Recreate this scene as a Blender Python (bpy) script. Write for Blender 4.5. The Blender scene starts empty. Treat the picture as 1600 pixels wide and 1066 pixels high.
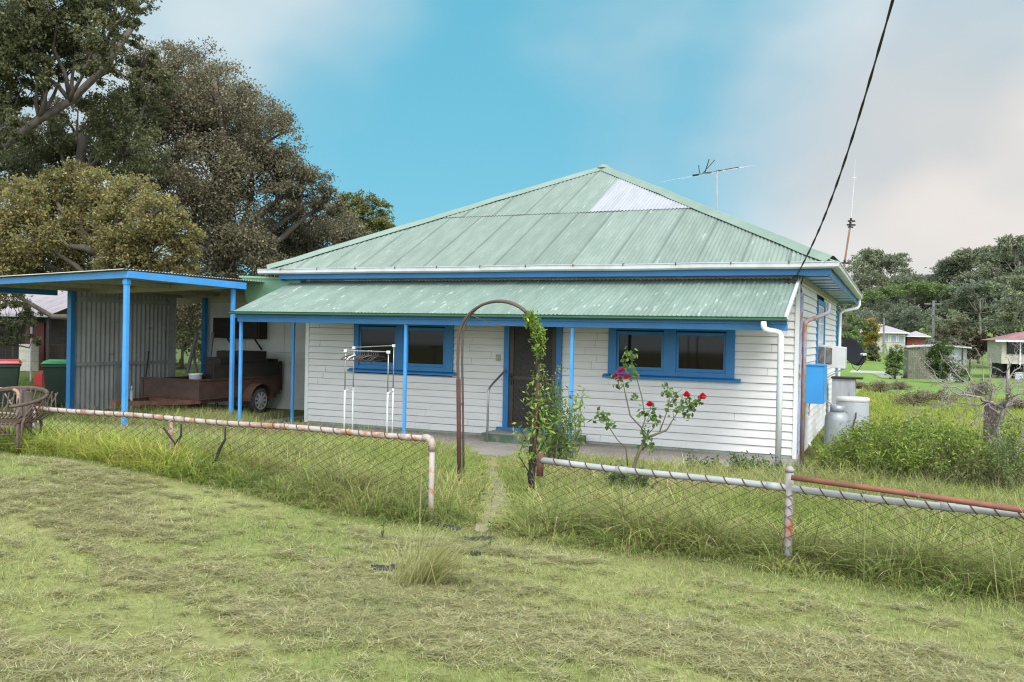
import bpy, math, random
import numpy as np
from mathutils import Vector
random.seed(7); RNG = np.random.default_rng(11)
scene = bpy.context.scene
COL = scene.collection
R = math.radians

# ------------------------------------------------------------------ camera
CAM = np.array([1.5928, -13.5423, 1.9759]); YAW, PITCH, ROLL, FPX = .414, -.0085, .0206, 1359.36
fw = np.array([-math.sin(YAW)*math.cos(PITCH), math.cos(YAW)*math.cos(PITCH), math.sin(PITCH)])
rt = np.array([math.cos(YAW), math.sin(YAW), 0.]); up = np.cross(rt, fw)
def at(px, py, d):
    """a place in the world seen at photo pixel (px,py), d metres into the scene"""
    a, b = px-800, py-533; c, s = math.cos(ROLL), math.sin(ROLL)
    return CAM + d*(fw + rt*(c*a+s*b)/FPX - up*(-s*a+c*b)/FPX)
cd = bpy.data.cameras.new('camera'); cam = bpy.data.objects.new('camera', cd); COL.objects.link(cam)
cd.sensor_width = 36; cd.lens = 36*FPX/1600; cd.clip_end = 3000; cd.clip_start = .1
r_ = math.cos(ROLL)*rt + math.sin(ROLL)*up; u_ = -math.sin(ROLL)*rt + math.cos(ROLL)*up
from mathutils import Matrix
cam.matrix_world = Matrix(((r_[0], u_[0], -fw[0], CAM[0]), (r_[1], u_[1], -fw[1], CAM[1]), (r_[2], u_[2], -fw[2], CAM[2]), (0, 0, 0, 1)))
scene.camera = cam

# ------------------------------------------------------------------ noise in numpy
def vnoise(x, y, sc, seed=0):
    x = np.asarray(x, float)*sc+137.3*seed; y = np.asarray(y, float)*sc+71.9*seed
    xi = np.floor(x).astype(np.int64); yi = np.floor(y).astype(np.int64); fx = x-xi; fy = y-yi
    def h(a, b):
        n = (a*374761393+b*668265263+seed*982451653) & 0x7fffffff
        n = ((n ^ (n >> 13))*1274126177) & 0x7fffffff
        return ((n ^ (n >> 16)) & 0xffff)/65535.
    fx = fx*fx*(3-2*fx); fy = fy*fy*(3-2*fy)
    return (h(xi, yi)*(1-fx)+h(xi+1, yi)*fx)*(1-fy)+(h(xi, yi+1)*(1-fx)+h(xi+1, yi+1)*fx)*fy
def fbm(x, y, sc, seed=0):
    return .55*vnoise(x, y, sc, seed)+.3*vnoise(x, y, sc*2.1, seed+1)+.15*vnoise(x, y, sc*4.3, seed+2)
def sm(a, b, x):
    t = np.clip((np.asarray(x, float)-a)/(b-a), 0, 1); return t*t*(3-2*t)

# ------------------------------------------------------------------ terrain
def gz(x, y):
    x = np.asarray(x, float); y = np.asarray(y, float)
    F = .27+.30*sm(-1.5, -6.2, x)-.05*sm(0, 3, x)
    t = sm(-.9, -6.5, y)
    s = .03*sm(-4, -10, x)-(.07+.08*sm(-4.5, -.5, x))*sm(-.5, -.2, y)*sm(-10.6, -10.3, x)*sm(.9, .3, x)*sm(3.6, 3.0, y)-.30*sm(.1, .9, x)*sm(-.5, 2.3, y)
    far = -.007*np.clip(y-8, 0, 55)*sm(-14, -4, x)+1.1*sm(66, 122, y)+17*sm(120, 420, y)
    z = t*F+(1-t)*s+far
    z = z+(fbm(x, y, .9, 3)-.5)*.05*sm(-6.2, -7.4, y)+(fbm(x, y, .25, 5)-.5)*.25*sm(10, 30, y)
    return z
def g1(x, y): return float(gz(x, y))

# ------------------------------------------------------------------ materials
MATS = {}
def nt(m):
    m.use_nodes = True; return m.node_tree.nodes, m.node_tree.links
def mat(name, c1, c2=None, rough=.6, scale=(4, 4, 4), lo=.4, hi=.65, c3=None, scale3=(9, 9, 9), lo3=.6, hi3=.7, bump=0., bscale=40., metal=0., attr=False, spec=.5, amt3=1.):
    m = bpy.data.materials.new(name); N, L = nt(m); b = N['Principled BSDF']
    b.inputs['Roughness'].default_value = rough; b.inputs['Metallic'].default_value = metal; b.inputs['Specular IOR Level'].default_value = spec
    tc = N.new('ShaderNodeTexCoord')
    def noise(sc, det=5.):
        mp = N.new('ShaderNodeMapping'); mp.inputs['Scale'].default_value = sc; L.new(tc.outputs['Object'], mp.inputs['Vector'])
        n = N.new('ShaderNodeTexNoise'); n.inputs['Scale'].default_value = 1; n.inputs['Detail'].default_value = det; n.inputs['Roughness'].default_value = .62
        L.new(mp.outputs[0], n.inputs['Vector']); return n.outputs['Fac']
    def ramp(src, a, z):
        r = N.new('ShaderNodeMapRange'); r.inputs['From Min'].default_value = a; r.inputs['From Max'].default_value = z; r.interpolation_type = 'SMOOTHSTEP'
        L.new(src, r.inputs['Value']); return r.outputs[0]
    def mix(f, A, B, mode='MIX'):
        x = N.new('ShaderNodeMix'); x.data_type = 'RGBA'; x.blend_type = mode
        if isinstance(f, float): x.inputs[0].default_value = f
        else: L.new(f, x.inputs[0])
        for s, v in ((6, A), (7, B)):
            if isinstance(v, tuple): x.inputs[s].default_value = (*v, 1)
            else: L.new(v, x.inputs[s])
        return x.outputs[2]
    out = None
    if c2 is not None: out = mix(ramp(noise(scale), lo, hi), c1, c2)
    if c3 is not None:
        f = ramp(noise(scale3), lo3, hi3)
        if amt3 < 1:
            mm = N.new('ShaderNodeMath'); mm.operation = 'MULTIPLY'; mm.inputs[1].default_value = amt3; L.new(f, mm.inputs[0]); f = mm.outputs[0]
        out = mix(f, out if out is not None else c1, c3)
    if attr:
        a = N.new('ShaderNodeAttribute'); a.attribute_name = 'col'
        out = mix(1., out if out is not None else c1, a.outputs['Color'], 'MULTIPLY')
    if out is None: b.inputs['Base Color'].default_value = (*c1, 1)
    else: L.new(out, b.inputs['Base Color'])
    if bump:
        bp = N.new('ShaderNodeBump'); bp.inputs['Strength'].default_value = bump; bp.inputs['Distance'].default_value = .01
        L.new(noise((bscale,)*3, 3.), bp.inputs['Height']); L.new(bp.outputs[0], b.inputs['Normal'])
    MATS[name] = m; return m
def leafmat(name, trans=.35, rough=.6, spec=.25):
    m = bpy.data.materials.new(name); N, L = nt(m); b = N['Principled BSDF']; o = N['Material Output']
    a = N.new('ShaderNodeAttribute'); a.attribute_name = 'col'; L.new(a.outputs['Color'], b.inputs['Base Color'])
    b.inputs['Roughness'].default_value = rough; b.inputs['Specular IOR Level'].default_value = spec
    t = N.new('ShaderNodeBsdfTranslucent'); L.new(a.outputs['Color'], t.inputs['Color'])
    x = N.new('ShaderNodeMixShader'); x.inputs[0].default_value = trans
    L.new(b.outputs[0], x.inputs[1]); L.new(t.outputs[0], x.inputs[2]); L.new(x.outputs[0], o.inputs['Surface'])
    MATS[name] = m; return m

M = {}
M['board'] = mat('weatherboard_paint', (.80, .78, .80), (.72, .70, .715), .55, (1.2, 1.2, 9), .35, .75, (.33, .30, .24), (3, 3, 26), .66, .80, .15, 60, amt3=.55, attr=True)
M['fibro'] = mat('fibro_sheet', (.60, .59, .56), (.48, .47, .44), .7, (1, 1, 1.5), .35, .7, (.3, .28, .24), (2, 2, 3), .62, .8, amt3=.5)
M['blue'] = mat('blue_paint', (.020, .165, .42), (.026, .20, .47), .42, (2, 2, 2), .3, .7, (.10, .22, .36), (16, 16, 22), .60, .76, .1, 50, amt3=.6)
M['bluebright'] = mat('bright_blue_paint', (.07, .33, .74), (.055, .28, .66), .38, (2, 2, 3), .35, .7, (.16, .24, .32), (18, 18, 7), .62, .74, .08, 50, amt3=.7)
M['roof'] = mat('green_roof_paint', (.170, .214, .178), (.215, .258, .220), .5, (5, 1.2, 1.2), .35, .7, (.40, .44, .40), (16, 1.6, 1.6), .60, .74, .1, 30, attr=True, amt3=.7)
M['vroof'] = mat('veranda_roof_paint', (.155, .210, .172), (.205, .262, .220), .5, (5, 1.4, 1.4), .35, .7, (.50, .54, .49), (14, 3, 3), .58, .72, .1, 30, attr=True, amt3=.75)
M['cap'] = mat('ridge_cap_paint', (.18, .24, .195), (.215, .275, .228), .5, (2, 2, 2), .35, .7, (.13, .15, .11), (9, 9, 9), .70, .8)
M['galv'] = mat('bare_galvanised_sheet', (.36, .355, .375), (.31, .305, .325), .5, (8, 1, 1), .35, .7, (.45, .43, .42), (20, 2, 2), .66, .8, metal=.0, attr=True)
M['green'] = mat('dark_green_paint', (.035, .115, .062), (.045, .135, .075), .4, (3, 3, 3), .35, .7, (.10, .13, .09), (10, 20, 20), .68, .8)
M['flash'] = mat('green_flashing', (.17, .33, .21), (.21, .37, .25), .5, (2, 2, 3), .35, .7, (.3, .37, .29), (8, 8, 2), .62, .75)
M['gutter'] = mat('white_gutter_paint', (.56, .56, .56), (.47, .47, .455), .45, (3, 3, 3), .4, .7, (.24, .20, .15), (9, 14, 30), .64, .76, amt3=.7)
M['white'] = mat('white_paint', (.80, .80, .79), (.74, .74, .72), .4, (3, 3, 3), .4, .7, (.42, .36, .28), (18, 18, 12), .71, .8, amt3=.6)
M['rust'] = mat('rusty_steel', (.16, .062, .035), (.085, .04, .028), .8, (7, 7, 7), .35, .65, (.26, .13, .075), (16, 16, 16), .6, .75, .4, 60)
M['rustred'] = mat('red_rust', (.26, .095, .058), (.18, .07, .048), .8, (6, 6, 6), .35, .65, (.40, .36, .33), (13, 13, 13), .67, .74, .3, 60)
M['rail'] = mat('weathered_rail_paint', (.42, .36, .325), (.35, .28, .245), .7, (5, 5, 5), .35, .7, (.34, .15, .085), (7, 7, 7), .52, .64, .2, 60)
M['railgrey'] = mat('galvanised_rail', (.35, .345, .345), (.29, .28, .28), .65, (4, 4, 4), .35, .7, (.36, .22, .15), (6, 9, 9), .70, .8, .2, 60)
M['wire'] = mat('rusty_wire', (.075, .040, .026), (.11, .062, .042), .8, (9, 9, 9), .4, .6)
M['concrete'] = mat('concrete', (.28, .245, .22), (.215, .185, .165), .85, (2, 2, 2), .35, .65, (.20, .18, .13), (5, 5, 5), .58, .75, .4, 60)
M['greenconc'] = mat('green_painted_concrete', (.055, .10, .06), (.13, .15, .11), .8, (5, 5, 5), .4, .65, (.25, .23, .2), (9, 9, 9), .62, .75, .3, 50)
M['brick'] = mat('pier_brick', (.21, .085, .05), (.15, .07, .045), .8, (9, 9, 20), .4, .6, (.3, .2, .14), (20, 20, 40), .64, .72)
M['glass'] = mat('dark_glass', (.014, .011, .009), None, .04, spec=.22)
M['screen'] = mat('fly_screen', (.022, .018, .015), (.035, .028, .022), .55, (3, 3, 3), .4, .7)
M['doorframe'] = mat('brown_door_metal', (.052, .030, .022), (.07, .04, .028), .45, (3, 3, 3), .4, .7)
M['dark'] = mat('dark_interior', (.012, .011, .010), None, .9)
M['darkwood'] = mat('dark_timber', (.028, .020, .016), (.018, .014, .012), .8, (4, 4, 14), .4, .6)
M['cream'] = mat('cream_timber', (.47, .44, .36), (.37, .34, .28), .7, (2, 8, 8), .35, .7)
M['underside'] = mat('roof_underside', (.42, .39, .33), (.31, .29, .25), .6, (2, 5, 3), .35, .7, (.2, .13, .09), (3, 9, 4), .62, .75, attr=True)
M['shedwall'] = mat('grey_corrugated_wall', (.46, .44, .43), (.37, .35, .345), .6, (2, 2, 2), .35, .7, (.23, .19, .165), (3, 3, 9), .62, .76, attr=True)
M['soffit'] = mat('blue_white_soffit', (.24, .37, .50), (.32, .43, .52), .35, (2, 2, 2), .35, .7, (.45, .5, .5), (6, 6, 6), .62, .75)
M['tin'] = mat('roof_tin_top', (.33, .34, .35), (.25, .25, .25), .5, (2, 6, 2), .35, .7, (.28, .18, .12), (3, 6, 3), .62, .75, attr=True)
M['grey'] = mat('light_grey_paint', (.36, .365, .37), (.31, .32, .325), .5, (2, 2, 2), .4, .7, (.3, .28, .25), (9, 9, 5), .68, .8)
M['acwhite'] = mat('aged_white_plastic', (.62, .61, .59), (.55, .54, .51), .45, (3, 3, 3), .4, .7, (.38, .33, .26), (10, 10, 4), .66, .78)
M['chrome'] = mat('dull_chrome', (.42, .43, .44), (.34, .34, .35), .35, (6, 6, 6), .4, .6, metal=.6)
M['cyl'] = mat('gas_cylinder_paint', (.36, .37, .38), (.29, .30, .31), .5, (5, 5, 5), .4, .65, (.24, .22, .20), (13, 13, 9), .63, .74, metal=.35)
M['black'] = mat('black_rubber', (.022, .022, .024), (.035, .035, .035), .75, (8, 8, 8), .4, .6, bump=.2, bscale=60)
M['cable'] = mat('black_cable', (.035, .028, .026), None, .6)
M['blackmetal'] = mat('black_mesh_metal', (.016, .017, .02), None, .85, spec=.15)
M['cane'] = mat('old_cane', (.115, .070, .050), (.075, .046, .035), .75, (20, 20, 20), .35, .65, (.10, .06, .045), (9, 9, 9), .6, .75)
M['binbody'] = mat('dark_green_bin_plastic', (.016, .032, .024), (.022, .04, .03), .45, (3, 3, 3), .4, .6)
M['redlid'] = mat('red_plastic', (.52, .022, .035), (.46, .03, .035), .4, (3, 3, 3), .4, .6)
M['greenlid'] = mat('green_plastic', (.02, .33, .085), (.025, .28, .08), .4, (3, 3, 3), .4, .6)
M['bark'] = mat('grey_brown_bark', (.13, .105, .085), (.075, .06, .048), .9, (6, 6, 2.), .35, .65, (.22, .19, .16), (9, 9, 3), .64, .75, .6, 25)
M['palebark'] = mat('pale_eucalypt_bark', (.23, .20, .17), (.14, .12, .10), .9, (3, 3, 1.), .35, .65)
M['deadwood'] = mat('weathered_dead_wood', (.33, .285, .27), (.22, .18, .165), .9, (9, 9, 9), .35, .65, (.09, .065, .055), (6, 6, 6), .6, .75)
M['postwood'] = mat('old_post_timber', (.095, .062, .052), (.17, .135, .12), .9, (14, 14, 2), .35, .65, (.08, .05, .04), (20, 20, 3), .6, .72, .5, 40)
M['greywood'] = mat('grey_timber', (.27, .255, .26), (.18, .17, .17), .9, (14, 14, 2), .35, .65)
M['stem'] = mat('rose_stem', (.13, .10, .06), (.085, .10, .045), .7, (14, 14, 14), .4, .6)
M['leaf'] = leafmat('leaf', .4)
M['grass'] = leafmat('grass_blade', .5, .7, .15)
M['petal'] = leafmat('red_petal', .25, .5)
M['trailer'] = mat('rusty_trailer_steel', (.080, .036, .025), (.050, .027, .021), .75, (3, 3, 5), .35, .65, (.24, .15, .11), (9, 9, 20), .64, .76, .3, 40)
M['earth'] = mat('dry_straw_earth', (.30, .255, .155), (.20, .185, .09), .95, (5, 5, 5), .35, .65, (.36, .29, .18), (22, 22, 22), .55, .7, .5, 40)

# ------------------------------------------------------------------ mesh builder
def wloc(o):
    v = np.zeros(3)
    while o is not None: v = v+np.array(o.location); o = o.parent
    return v
def finish(o, label=None, cat=None, group=None, kind=None):
    for k, v in (('label', label), ('category', cat), ('group', group), ('kind', kind)):
        if v: o[k] = v
    return o
def empty(name, loc, label, cat, group=None):
    o = bpy.data.objects.new(name, None); COL.objects.link(o); o.location = loc; o.empty_display_size = .2
    return finish(o, label, cat, group)
def link_mesh(name, V, faces, m, parent=None, origin=None, smooth=False, cols=None, label=None, cat=None, group=None, kind=None):
    V = np.asarray(V, float).reshape(-1, 3)
    if parent is not None: off = wloc(parent)
    elif origin is not None: off = np.asarray(origin, float)
    else: off = np.array([*((V.max(0)+V.min(0))/2)[:2], V[:, 2].min()])
    me = bpy.data.meshes.new(name)
    if isinstance(faces, tuple):            # (loop_verts, loop_starts) fast path
        lv, ls = faces
        me.vertices.add(len(V)); me.vertices.foreach_set('co', (V-off).astype(np.float32).ravel())
        me.loops.add(len(lv)); me.loops.foreach_set('vertex_index', lv.astype(np.int32))
        me.polygons.add(len(ls)); me.polygons.foreach_set('loop_start', ls.astype(np.int32))
        me.update(calc_edges=True)
    else:
        me.from_pydata((V-off).tolist(), [], faces); me.update()
    if cols is not None:
        a = me.attributes.new('col', 'FLOAT_COLOR', 'POINT')
        c = np.ones((len(V), 4), np.float32); c[:, :3] = cols; a.data.foreach_set('color', c.ravel())
    if smooth: me.polygons.foreach_set('use_smooth', np.ones(len(me.polygons), bool))
    me.materials.append(m)
    o = bpy.data.objects.new(name, me); COL.objects.link(o)
    if parent is not None: o.parent = parent
    else: o.location = off
    return finish(o, label, cat, group, kind)
class MB:
    def __init__(s): s.v = []; s.f = []
    def add(s, v, f):
        n = len(s.v); s.v += [tuple(map(float, p)) for p in v]; s.f += [tuple(i+n for i in q) for q in f]; return s
    def box(s, a, b):
        x0, y0, z0 = a; x1, y1, z1 = b
        return s.add([(x0, y0, z0), (x1, y0, z0), (x1, y1, z0), (x0, y1, z0), (x0, y0, z1), (x1, y0, z1), (x1, y1, z1), (x0, y1, z1)],
                     [(0, 3, 2, 1), (4, 5, 6, 7), (0, 1, 5, 4), (1, 2, 6, 5), (2, 3, 7, 6), (3, 0, 4, 7)])
    def hexa(s, lo, hi):                    # two quads, same winding (seen from above ccw)
        return s.add(list(lo)+list(hi), [(0, 3, 2, 1), (4, 5, 6, 7), (0, 1, 5, 4), (1, 2, 6, 5), (2, 3, 7, 6), (3, 0, 4, 7)])
    def bar(s, p, q, w, h, upv=(0, 0, 1)):  # rectangular bar from p to q
        p = np.array(p, float); q = np.array(q, float); d = (q-p)/np.linalg.norm(q-p); U = np.array(upv, float)
        if abs(d@U) > .95: U = np.array([0, 1., 0])
        S = np.cross(d, U); S /= np.linalg.norm(S); U = np.cross(S, d); S = S*w/2; U = U*h/2
        c = [(-1, -1), (1, -1), (1, 1), (-1, 1)]
        return s.add([p+S*a+U*b for a, b in c]+[q+S*a+U*b for a, b in c], [(3, 2, 1, 0), (4, 5, 6, 7), (0, 1, 5, 4), (1, 2, 6, 5), (2, 3, 7, 6), (3, 0, 4, 7)])
    def tube(s, pts, rad, n=8, cap=True):
        P = [np.array(p, float) for p in pts]
        if not hasattr(rad, '__len__'): rad = [rad]*len(P)
        rings = []; U = None
        for i, p in enumerate(P):
            a = P[max(i-1, 0)]; b = P[min(i+1, len(P)-1)]; d = b-a; d = d/(np.linalg.norm(d)+1e-12)
            if U is None:
                U = np.cross(d, (0, 0, 1.)) if abs(d[2]) < .9 else np.cross(d, (1., 0, 0))
            U = U-d*(U@d); U /= np.linalg.norm(U)+1e-12; W = np.cross(d, U)
            rings.append([p+rad[i]*(math.cos(t)*U+math.sin(t)*W) for t in [2*math.pi*k/n for k in range(n)]])
        v = [q for r in rings for q in r]; f = []
        for i in range(len(P)-1):
            for k in range(n):
                k2 = (k+1) % n; f.append((i*n+k, i*n+k2, (i+1)*n+k2, (i+1)*n+k))
        if cap: f += [tuple(range(n-1, -1, -1)), tuple(range((len(P)-1)*n, len(P)*n))]
        return s.add(v, f)
    def lathe(s, c, prof, n=20, axis='z', sx=1, sy=1):
        v = []; f = []
        for r, h in prof:
            for k in range(n):
                t = 2*math.pi*k/n; a, b = r*math.cos(t)*sx, r*math.sin(t)*sy
                q = {'z': (a, b, h), 'y': (a, h, b), 'x': (h, a, b)}[axis]
                v.append(np.array(c)+q)
        for i in range(len(prof)-1):
            for k in range(n):
                k2 = (k+1) % n; f.append((i*n+k, i*n+k2, (i+1)*n+k2, (i+1)*n+k))
        f += [tuple(range(n-1, -1, -1)), tuple(range((len(prof)-1)*n, len(prof)*n))]
        return s.add(v, f)
    def extrude_poly(s, poly, d):           # planar polygon moved by vector d
        n = len(poly); d = np.array(d, float)
        return s.add([np.array(p, float) for p in poly]+[np.array(p, float)+d for p in poly],
                     [tuple(range(n-1, -1, -1)), tuple(range(n, 2*n))]+[(k, (k+1) % n, n+(k+1) % n, n+k) for k in range(n)])
    def build(s, name, m, parent=None, smooth=False, bevel=0, origin=None, rot=None, **kw):
        o = link_mesh(name, s.v, s.f, m, parent, origin, **kw)
        if smooth:
            for p in o.data.polygons: p.use_smooth = len(p.vertices) == 4
        if bevel:
            b = o.modifiers.new('bevel', 'BEVEL'); b.width = bevel; b.segments = 2; b.limit_method = 'ANGLE'; b.angle_limit = R(40)
        return o
def arc(c, r, a0, a1, n, ax1, ax2):
    c = np.array(c, float); return [c+r*(math.cos(a0+(a1-a0)*k/n)*np.array(ax1)+math.sin(a0+(a1-a0)*k/n)*np.array(ax2)) for k in range(n+1)]
def copytree(o, parent=None):
    c = o.copy(); COL.objects.link(c); c.parent = parent
    for ch in [q for q in bpy.data.objects if q.parent == o]: copytree(ch, c)
    return c

# corrugated sheeting: O + u*U + v*W, waves across u
def corr(name, m, O, U, W, u0, u1, v0, v1, parent, pitch=.076, amp=.009, per=6, sheet=.76, seed=0, nv=3, tint=.06, lap=True, **kw):
    O, U, W = (np.array(q, float) for q in (O, U, W)); Nn = np.cross(U, W)
    n = int(round((u1-u0)/pitch*per)); us = np.linspace(u0, u1, n+1)
    rg = np.random.default_rng(seed); sid = np.floor((us-u0)/sheet).astype(int); tt = 1+rg.uniform(-tint, tint, sid.max()+2)
    a = np.array([v0(u) if callable(v0) else v0 for u in us]); b = np.array([v1(u) if callable(v1) else v1 for u in us]); b = np.maximum(b, a+1e-4)
    wob = .002*np.sin(us*3.1+seed)
    h = amp*np.sin(2*math.pi*us/pitch)+wob+.004*((us-u0)/sheet-sid-.5)
    dl = np.minimum((us-u0) % sheet, sheet-(us-u0) % sheet)
    dk = np.where((dl < .014) & lap, .66, 1.)
    V = []; C = []
    for k in range(nv+1):
        t = k/nv; vv = a+(b-a)*t
        V.append(O+np.outer(us, U)+np.outer(vv, W)+np.outer(h+rg.normal(0, .0006, n+1), Nn)); C.append(np.outer(tt[sid]*dk, (1, 1, 1)))
    f = [(k*(n+1)+i, k*(n+1)+i+1, (k+1)*(n+1)+i+1, (k+1)*(n+1)+i) for k in range(nv) for i in range(n)]
    return link_mesh(name, np.concatenate(V), f, m, parent, smooth=True, cols=np.concatenate(C), **kw)

# ------------------------------------------------------------------ leaves and blades
def quads(n, k=4):
    return (np.arange(n*k), np.arange(0, n*k, k))
def leafcloud(P, size, cols, flat=.0, asp=.55, rng=RNG):
    """one small bent leaf (rhombus) per point"""
    n = len(P); d = rng.normal(size=(n, 3)); d[:, 2] *= (1-flat); d /= np.linalg.norm(d, axis=1)[:, None]
    q = rng.normal(size=(n, 3)); e = np.cross(d, q); e /= np.linalg.norm(e, axis=1)[:, None]
    s = np.asarray(size)*np.ones(n); s = (s*rng.uniform(.65, 1.3, n))[:, None]
    V = np.stack([P-d*s*.5, P+e*s*asp*.5-d*s*.05, P+d*s*.5, P-e*s*asp*.5-d*s*.05], 1).reshape(-1, 3)
    return V, np.repeat(cols, 4, 0)
def vary(base, n, amt=.25, hue=.08, rng=RNG):
    c = np.array(base)[None]*(1+rng.normal(0, amt, (n, 1)))*(1+rng.normal(0, hue, (n, 3))); return np.clip(c, .004, .9)
def pick(n, palette, probs, amt=.2, rng=RNG):
    idx = rng.choice(len(palette), n, p=np.array(probs)/sum(probs)); c = np.array(palette)[idx]
    return np.clip(c*(1+rng.normal(0, amt, (n, 1)))*(1+rng.normal(0, .05, (n, 3))), .004, .9)
def blade_mesh(x, y, h, w, lean, cols, z=None, rng=RNG, seg=2, droop=.35):
    n = len(x); z = gz(x, y) if z is None else z
    a = rng.uniform(0, 2*np.pi, n); dx, dy = np.cos(a), np.sin(a); b = a+np.pi/2+rng.normal(0, .5, n); wx, wy = np.cos(b)*w/2, np.sin(b)*w/2
    P0 = np.stack([x, y, z-.01], 1)
    def pt(t): return P0+np.stack([dx*lean*h*t**1.7, dy*lean*h*t**1.7, h*(t-droop*lean*t**2.2)], 1)
    S = np.stack([wx, wy, np.zeros(n)], 1)
    if seg == 1:
        V = np.stack([P0-S, P0+S, pt(1.)], 1).reshape(-1, 3); i = np.arange(n)[:, None]*3
        return V, (np.concatenate([i+k for k in (0, 1, 2)], 1).ravel(), np.arange(0, 3*n, 3)), np.repeat(cols, 3, 0)
    m = pt(.5); V = np.stack([P0-S, P0+S, m+S*.8, m-S*.8, pt(.8)+S*.5, pt(.8)-S*.5, pt(1.)], 1).reshape(-1, 3); i = np.arange(n)[:, None]*7
    lv = np.concatenate([i+k for k in (0, 1, 2, 3, 3, 2, 4, 5, 5, 4, 6)], 1).ravel()
    ls = (np.arange(n)[:, None]*11+np.array([0, 4, 8])[None]).ravel()
    return V, (lv, ls), np.repeat(cols, 7, 0)

# ================================================================== SKY AND SUN
SUN_EL, SUN_AZ = R(52), R(38)      # azimuth: from the viewer's side, to the right of the house front
sd = np.array([math.sin(SUN_AZ)*math.cos(SUN_EL), -math.cos(SUN_AZ)*math.cos(SUN_EL), math.sin(SUN_EL)])
w = bpy.data.worlds.new('World'); scene.world = w; w.use_nodes = True
N, L = w.node_tree.nodes, w.node_tree.links; bg = N['Background']
sky = N.new('ShaderNodeTexSky'); sky.sky_type = 'NISHITA'; sky.sun_disc = False; sky.sun_elevation = SUN_EL
sky.sun_rotation = math.atan2(sd[0], sd[1]); sky.air_density = 1.; sky.dust_density = .6; sky.ozone_density = 1.5
tc = N.new('ShaderNodeTexCoord')
def wmix(f, a, b, mode='MIX'):
    x = N.new('ShaderNodeMix'); x.data_type = 'RGBA'; x.blend_type = mode
    for s, v in ((0, f), (6, a), (7, b)):
        if isinstance(v, (int, float)): x.inputs[s].default_value = v
        elif isinstance(v, tuple): x.inputs[s].default_value = (*v, 1)
        else: L.new(v, x.inputs[s])
    return x.outputs[2]
def wmath(op, a, b):
    x = N.new('ShaderNodeMath'); x.operation = op
    for s, v in ((0, a), (1, b)):
        if isinstance(v, (int, float)): x.inputs[s].default_value = v
        else: L.new(v, x.inputs[s])
    return x.outputs[0]
def wramp(v, a, b, lo=0., hi=1.):
    x = N.new('ShaderNodeMapRange'); x.interpolation_type = 'SMOOTHSTEP'
    for s, q in (('From Min', a), ('From Max', b), ('To Min', lo), ('To Max', hi)): x.inputs[s].default_value = q
    L.new(v, x.inputs['Value']); return x.outputs[0]
def wdot(v):
    x = N.new('ShaderNodeVectorMath'); x.operation = 'DOT_PRODUCT'; L.new(tc.outputs['Generated'], x.inputs[0]); x.inputs[1].default_value = tuple(v); return x.outputs['Value']
def wnoise(sc, det, rough, off=(0, 0, 0)):
    mp = N.new('ShaderNodeMapping'); mp.inputs['Scale'].default_value = sc; mp.inputs['Location'].default_value = off; L.new(tc.outputs['Generated'], mp.inputs[0])
    n = N.new('ShaderNodeTexNoise'); n.inputs['Scale'].default_value = 1; n.inputs['Detail'].default_value = det; n.inputs['Roughness'].default_value = rough; L.new(mp.outputs[0], n.inputs['Vector']); return n.outputs['Fac']
def wdir(px, py):
    v = at(px, py, 1.)-CAM; return v/np.linalg.norm(v)
SKY_STR = .11
teal = wmix(1., wmix(.86, sky.outputs['Color'], (.56, 2.32, 3.03)), (1., 1., 1.), 'MULTIPLY')
n1 = wnoise((2.4, 2.4, 3.6), 2.5, .45, (2.3, .4, 1.1)); n2 = wnoise((4.5, 4.5, 7), 3., .45, (.3, 3.4, 2.1))
nn = wmath('ADD', wmath('MULTIPLY', n1, .6), wmath('MULTIPLY', n2, .4))
# cloud banks: right of the house, high on the left, and everywhere overhead and behind the viewer
bank = wmath('ADD', wramp(wdot(wdir(1600, 250)), .938, .99, 0, .58), wramp(wdot(wdir(230, -60)), .945, .999, 0, .26))
bank = wmath('ADD', bank, wramp(wdot(wdir(1000, 72)), .982, .9999, 0, .20))
bank = wmath('ADD', bank, wramp(wdot(wdir(150, 300)), .985, .999, 0, .36))
bank = wmath('ADD', bank, wramp(wdot((0, 0, 1)), .42, .75, 0, .6))
bank = wmath('ADD', bank, wramp(wdot(-fw), -.75, -.2, 0, .6))
cov = wramp(wmath('ADD', wmath('MULTIPLY', nn, 1.0), bank), .54, 1.04)
tone = wmix(wramp(wdot(wdir(1560, 300)), .97, .999), (3.05, 3.42, 3.62), (3.55, 3.43, 3.33))
shade = wmix(wramp(n2, .35, .7), (.84, .89, .93), (1.09, 1.07, 1.05))
cl = wmix(1., tone, shade, 'MULTIPLY')
bv = -fw*.8+np.array([0, 0, .6]); bright = wramp(wdot(bv/np.linalg.norm(bv)), .0, .75, 1., 3.0)
cb = N.new('ShaderNodeCombineXYZ'); [L.new(bright, cb.inputs[k]) for k in range(3)]
cl = wmix(1., cl, cb.outputs[0], 'MULTIPLY')
L.new(wmix(cov, teal, cl), bg.inputs['Color']); bg.inputs['Strength'].default_value = SKY_STR
sl = bpy.data.lights.new('sun', 'SUN'); sl.energy = 1.5; sl.angle = R(22); sl.color = (1., .985, .965)
so = bpy.data.objects.new('sun', sl); COL.objects.link(so); so.rotation_euler = Vector(sd).to_track_quat('Z', 'Y').to_euler(); so.location = (8, -20, 30)
scene.view_settings.view_transform = 'Standard'; scene.view_settings.look = 'None'; scene.view_settings.gamma = 1; scene.view_settings.use_curve_mapping = False
scene.view_settings.exposure = 1.0
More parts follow.
